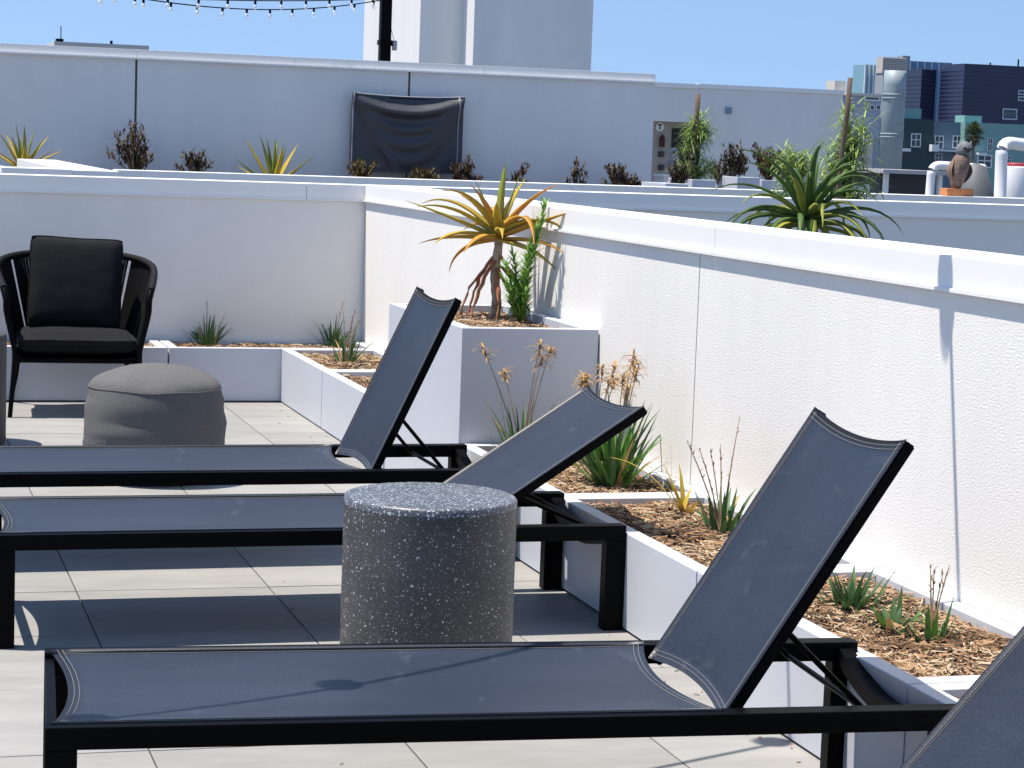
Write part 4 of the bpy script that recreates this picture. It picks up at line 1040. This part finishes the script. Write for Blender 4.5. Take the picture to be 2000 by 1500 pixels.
for x, y in ((1935, 122), (1990, 116)):
    q = onY(x, y, YO + 8); boxo('roof_mast', (q.x - .12, q.x + .12, YO + 8, YO + 8.3, onY(x, 132, YO + 8).z - .5, q.z), BLACK, t)
windows(t, [(1960, 214, 1984, 222), (1960, 224, 1984, 232), (1990, 178, 2010, 184), (1990, 190, 2010, 196)], YO - .15, frame_m=mat('pale_band', (.45, .5, .58), .5), bars=False)
YG = 620
t = building('glass_tower', 'pale green and blue glass tower behind the flue', YG, 1770)
GT = mat('green_glass', (.20, .36, .42), .2, .6, var=.1, vscale=.05); BT = mat('blue_glass', (.08, .16, .30), .2, .6, var=.1, vscale=.05)
block(t, 'green_volume', 1689, 127, 1730, YG, 8, GT); block(t, 'blue_volume', 1776, 121, 1860, YG + 4, 10, BT)
block(t, 'middle_volume', 1730.5, 140, 1775.5, YG + 3, 8, BT)
for x in range(1690, 1731, 8):
    a = onY(x, 127, YG); boxo('mullion', (a.x - .18, a.x + .18, YG - .5, YG - .02, GZ, a.z), WFR, t)
for x in range(1778, 1860, 14):
    a = onY(x, 121, YG + 4); boxo('mullion', (a.x - .12, a.x + .12, YG + 3.6, YG + 3.98, GZ, a.z), mat('mullion_blue', (.25, .35, .45), .4), t)
YL = 520
t = building('louvred_building', 'building topped by a beige louvred plant screen', YL, 1750)
block(t, 'body', 1726, 143, 1778, YL, 5, mat('grey_render', (.30, .33, .36), .7))
LB = mat('louvre_beige', (.50, .47, .42), .7)
scr = block(t, 'plant_screen', 1725, 112, 1770, YL + .4, 4, LB, ybot=143.5)
a = onY(1725, 112, YL); b = onY(1770, 143, YL)
for k in range(9):
    z = b.z + (a.z - b.z) * (k + .5) / 9; boxo('slat', (a.x - .1, b.x + .1, YL - .0, YL + .38, z - .10, z + .10), mat('louvre_pale', (.58, .55, .5), .7), scr)
block(t, 'lift_head', 1763, 109, 1778, YL + 3, 3, mat('grey_render', (.3, .33, .36), .7), ybot=143.5)
YP = 240
t = building('cream_building', 'cream low building beside the feathery lime plant', YP, 1665)
block(t, 'main', 1660, 186, 1722, YP, 4, mat('grey_blue_render', (.33, .38, .46), .8), ybot=None)
block(t, 'roof_slab', 1654, 182, 1724, YP - .4, 5, PALEB, ybot=187)
block(t, 'penthouse', 1631, 158, 1652, YP + 3, 2.5, PALEB)
block(t, 'terrace_wall', 1655, 262, 1706, YP - 2, 3, PALEB)
windows(t, [(1700, 206, 1706, 214), (1712, 206, 1718, 214), (1690, 190, 1716, 195)], YP, bars=False)
q = onY(300, 92, 60)
t = thing('roof_penthouse', 'thin pale rooftop edge with a small antenna above the far wall', 'building', (onY(200, 90, 75).x, 75, GZ))
a = onY(106, 79, 75); b = onY(291, 90, 75)
boxo('body', (a.x, b.x, 75, 79, GZ + .01, onY(200, 85, 75).z), PALEB, t)
q = onY(118, 78, 75); boxo('vent', (q.x - .12, q.x + .12, 75.2, 75.5, onY(118, 84, 75).z - .1, q.z + .05), BLACK, t)
boxo('antenna', (q.x + .02, q.x + .06, 75.3, 75.34, q.z, onY(120, 50, 75).z), mat('grey_box', (.35, .36, .38), .5), t)
q = onY(219, 79, 75); boxo('pipe_stub', (q.x - .04, q.x + .04, 75.2, 75.3, q.z - .4, q.z), BLACK, t)
# palm
YQ = 285
q = onY(1902, 262, YQ); rnd = random.Random(8)
t = thing('palm_tree', 'fan palm with a shaggy crown before the teal apartments', 'palm tree', (q.x, YQ, GZ))
bm = nb(); tube(bm, [(q.x, YQ, GZ), (q.x + .1, YQ, -5), (q.x, YQ, q.z - .3)], [.32, .26, .22], n=10); obj('trunk', bm, mat('palm_trunk', (.22, .18, .14), .9), t)
bl = nb()
for i in range(150):
    az = i * 2.4; k = i / 150; el = R(85 - 165 * k + rnd.uniform(-10, 10)); L = rnd.uniform(1.2, 2.0) * (1.0 if k < .6 else .8)
    c = Vector((q.x, YQ, q.z)); d_ = Vector((math.cos(az) * math.cos(el), math.sin(az) * math.cos(el), math.sin(el)))
    tp = c + d_ * L * .6 - Vector((0, 0, .15))
    tube(bl, [c, tp], .02, n=4, mi=1 if k > .6 else 0)
    for j in range(9):
        blade(bl, tp, az + (j - 4) * .28, el + rnd.uniform(-.3, .3), L * .55, .10, .9, n=3, mi=1 if k > .62 else 0)
obj('crown', bl, [leafmat('palm_green', (.09, .12, .05), (.05, .07, .03)), leafmat('palm_dry', (.24, .19, .12), (.14, .11, .07), .8)], t)
# ------------------------------------------------------------------ bark bits blown on to the paving
rnd = random.Random(12); bm = nb()
for _ in range(110):
    if rnd.random() < .65: x, y = 2.165 - abs(rnd.gauss(0, .10)), rnd.uniform(3.4, 11.5)
    else: x, y = rnd.uniform(-1.5, 2.1), rnd.uniform(3.2, 11.5)
    a = rnd.uniform(0, 3.14); L_ = rnd.uniform(.004, .016); w = rnd.uniform(.0008, .002)
    d = Vector((math.cos(a), math.sin(a), rnd.uniform(-.05, .15))) * L_ / 2; s_ = Vector((-math.sin(a), math.cos(a), 0)) * w
    p_ = Vector((x, y, .0018)); k = rnd.choice((0, 1, 1, 3))
    rg = [[bm.verts.new(q + o) for o in (s_, Vector((0, 0, w)), -s_)] for q in (p_ - d, p_ + d)]
    for i in range(3):
        f = bm.faces.new((rg[0][i], rg[0][(i + 1) % 3], rg[1][(i + 1) % 3], rg[1][i])); f.material_index = k
put(obj('bark_litter', bm, MULCH), 'small bark bits scattered over the paving along the planters', 'litter', kind='stuff')
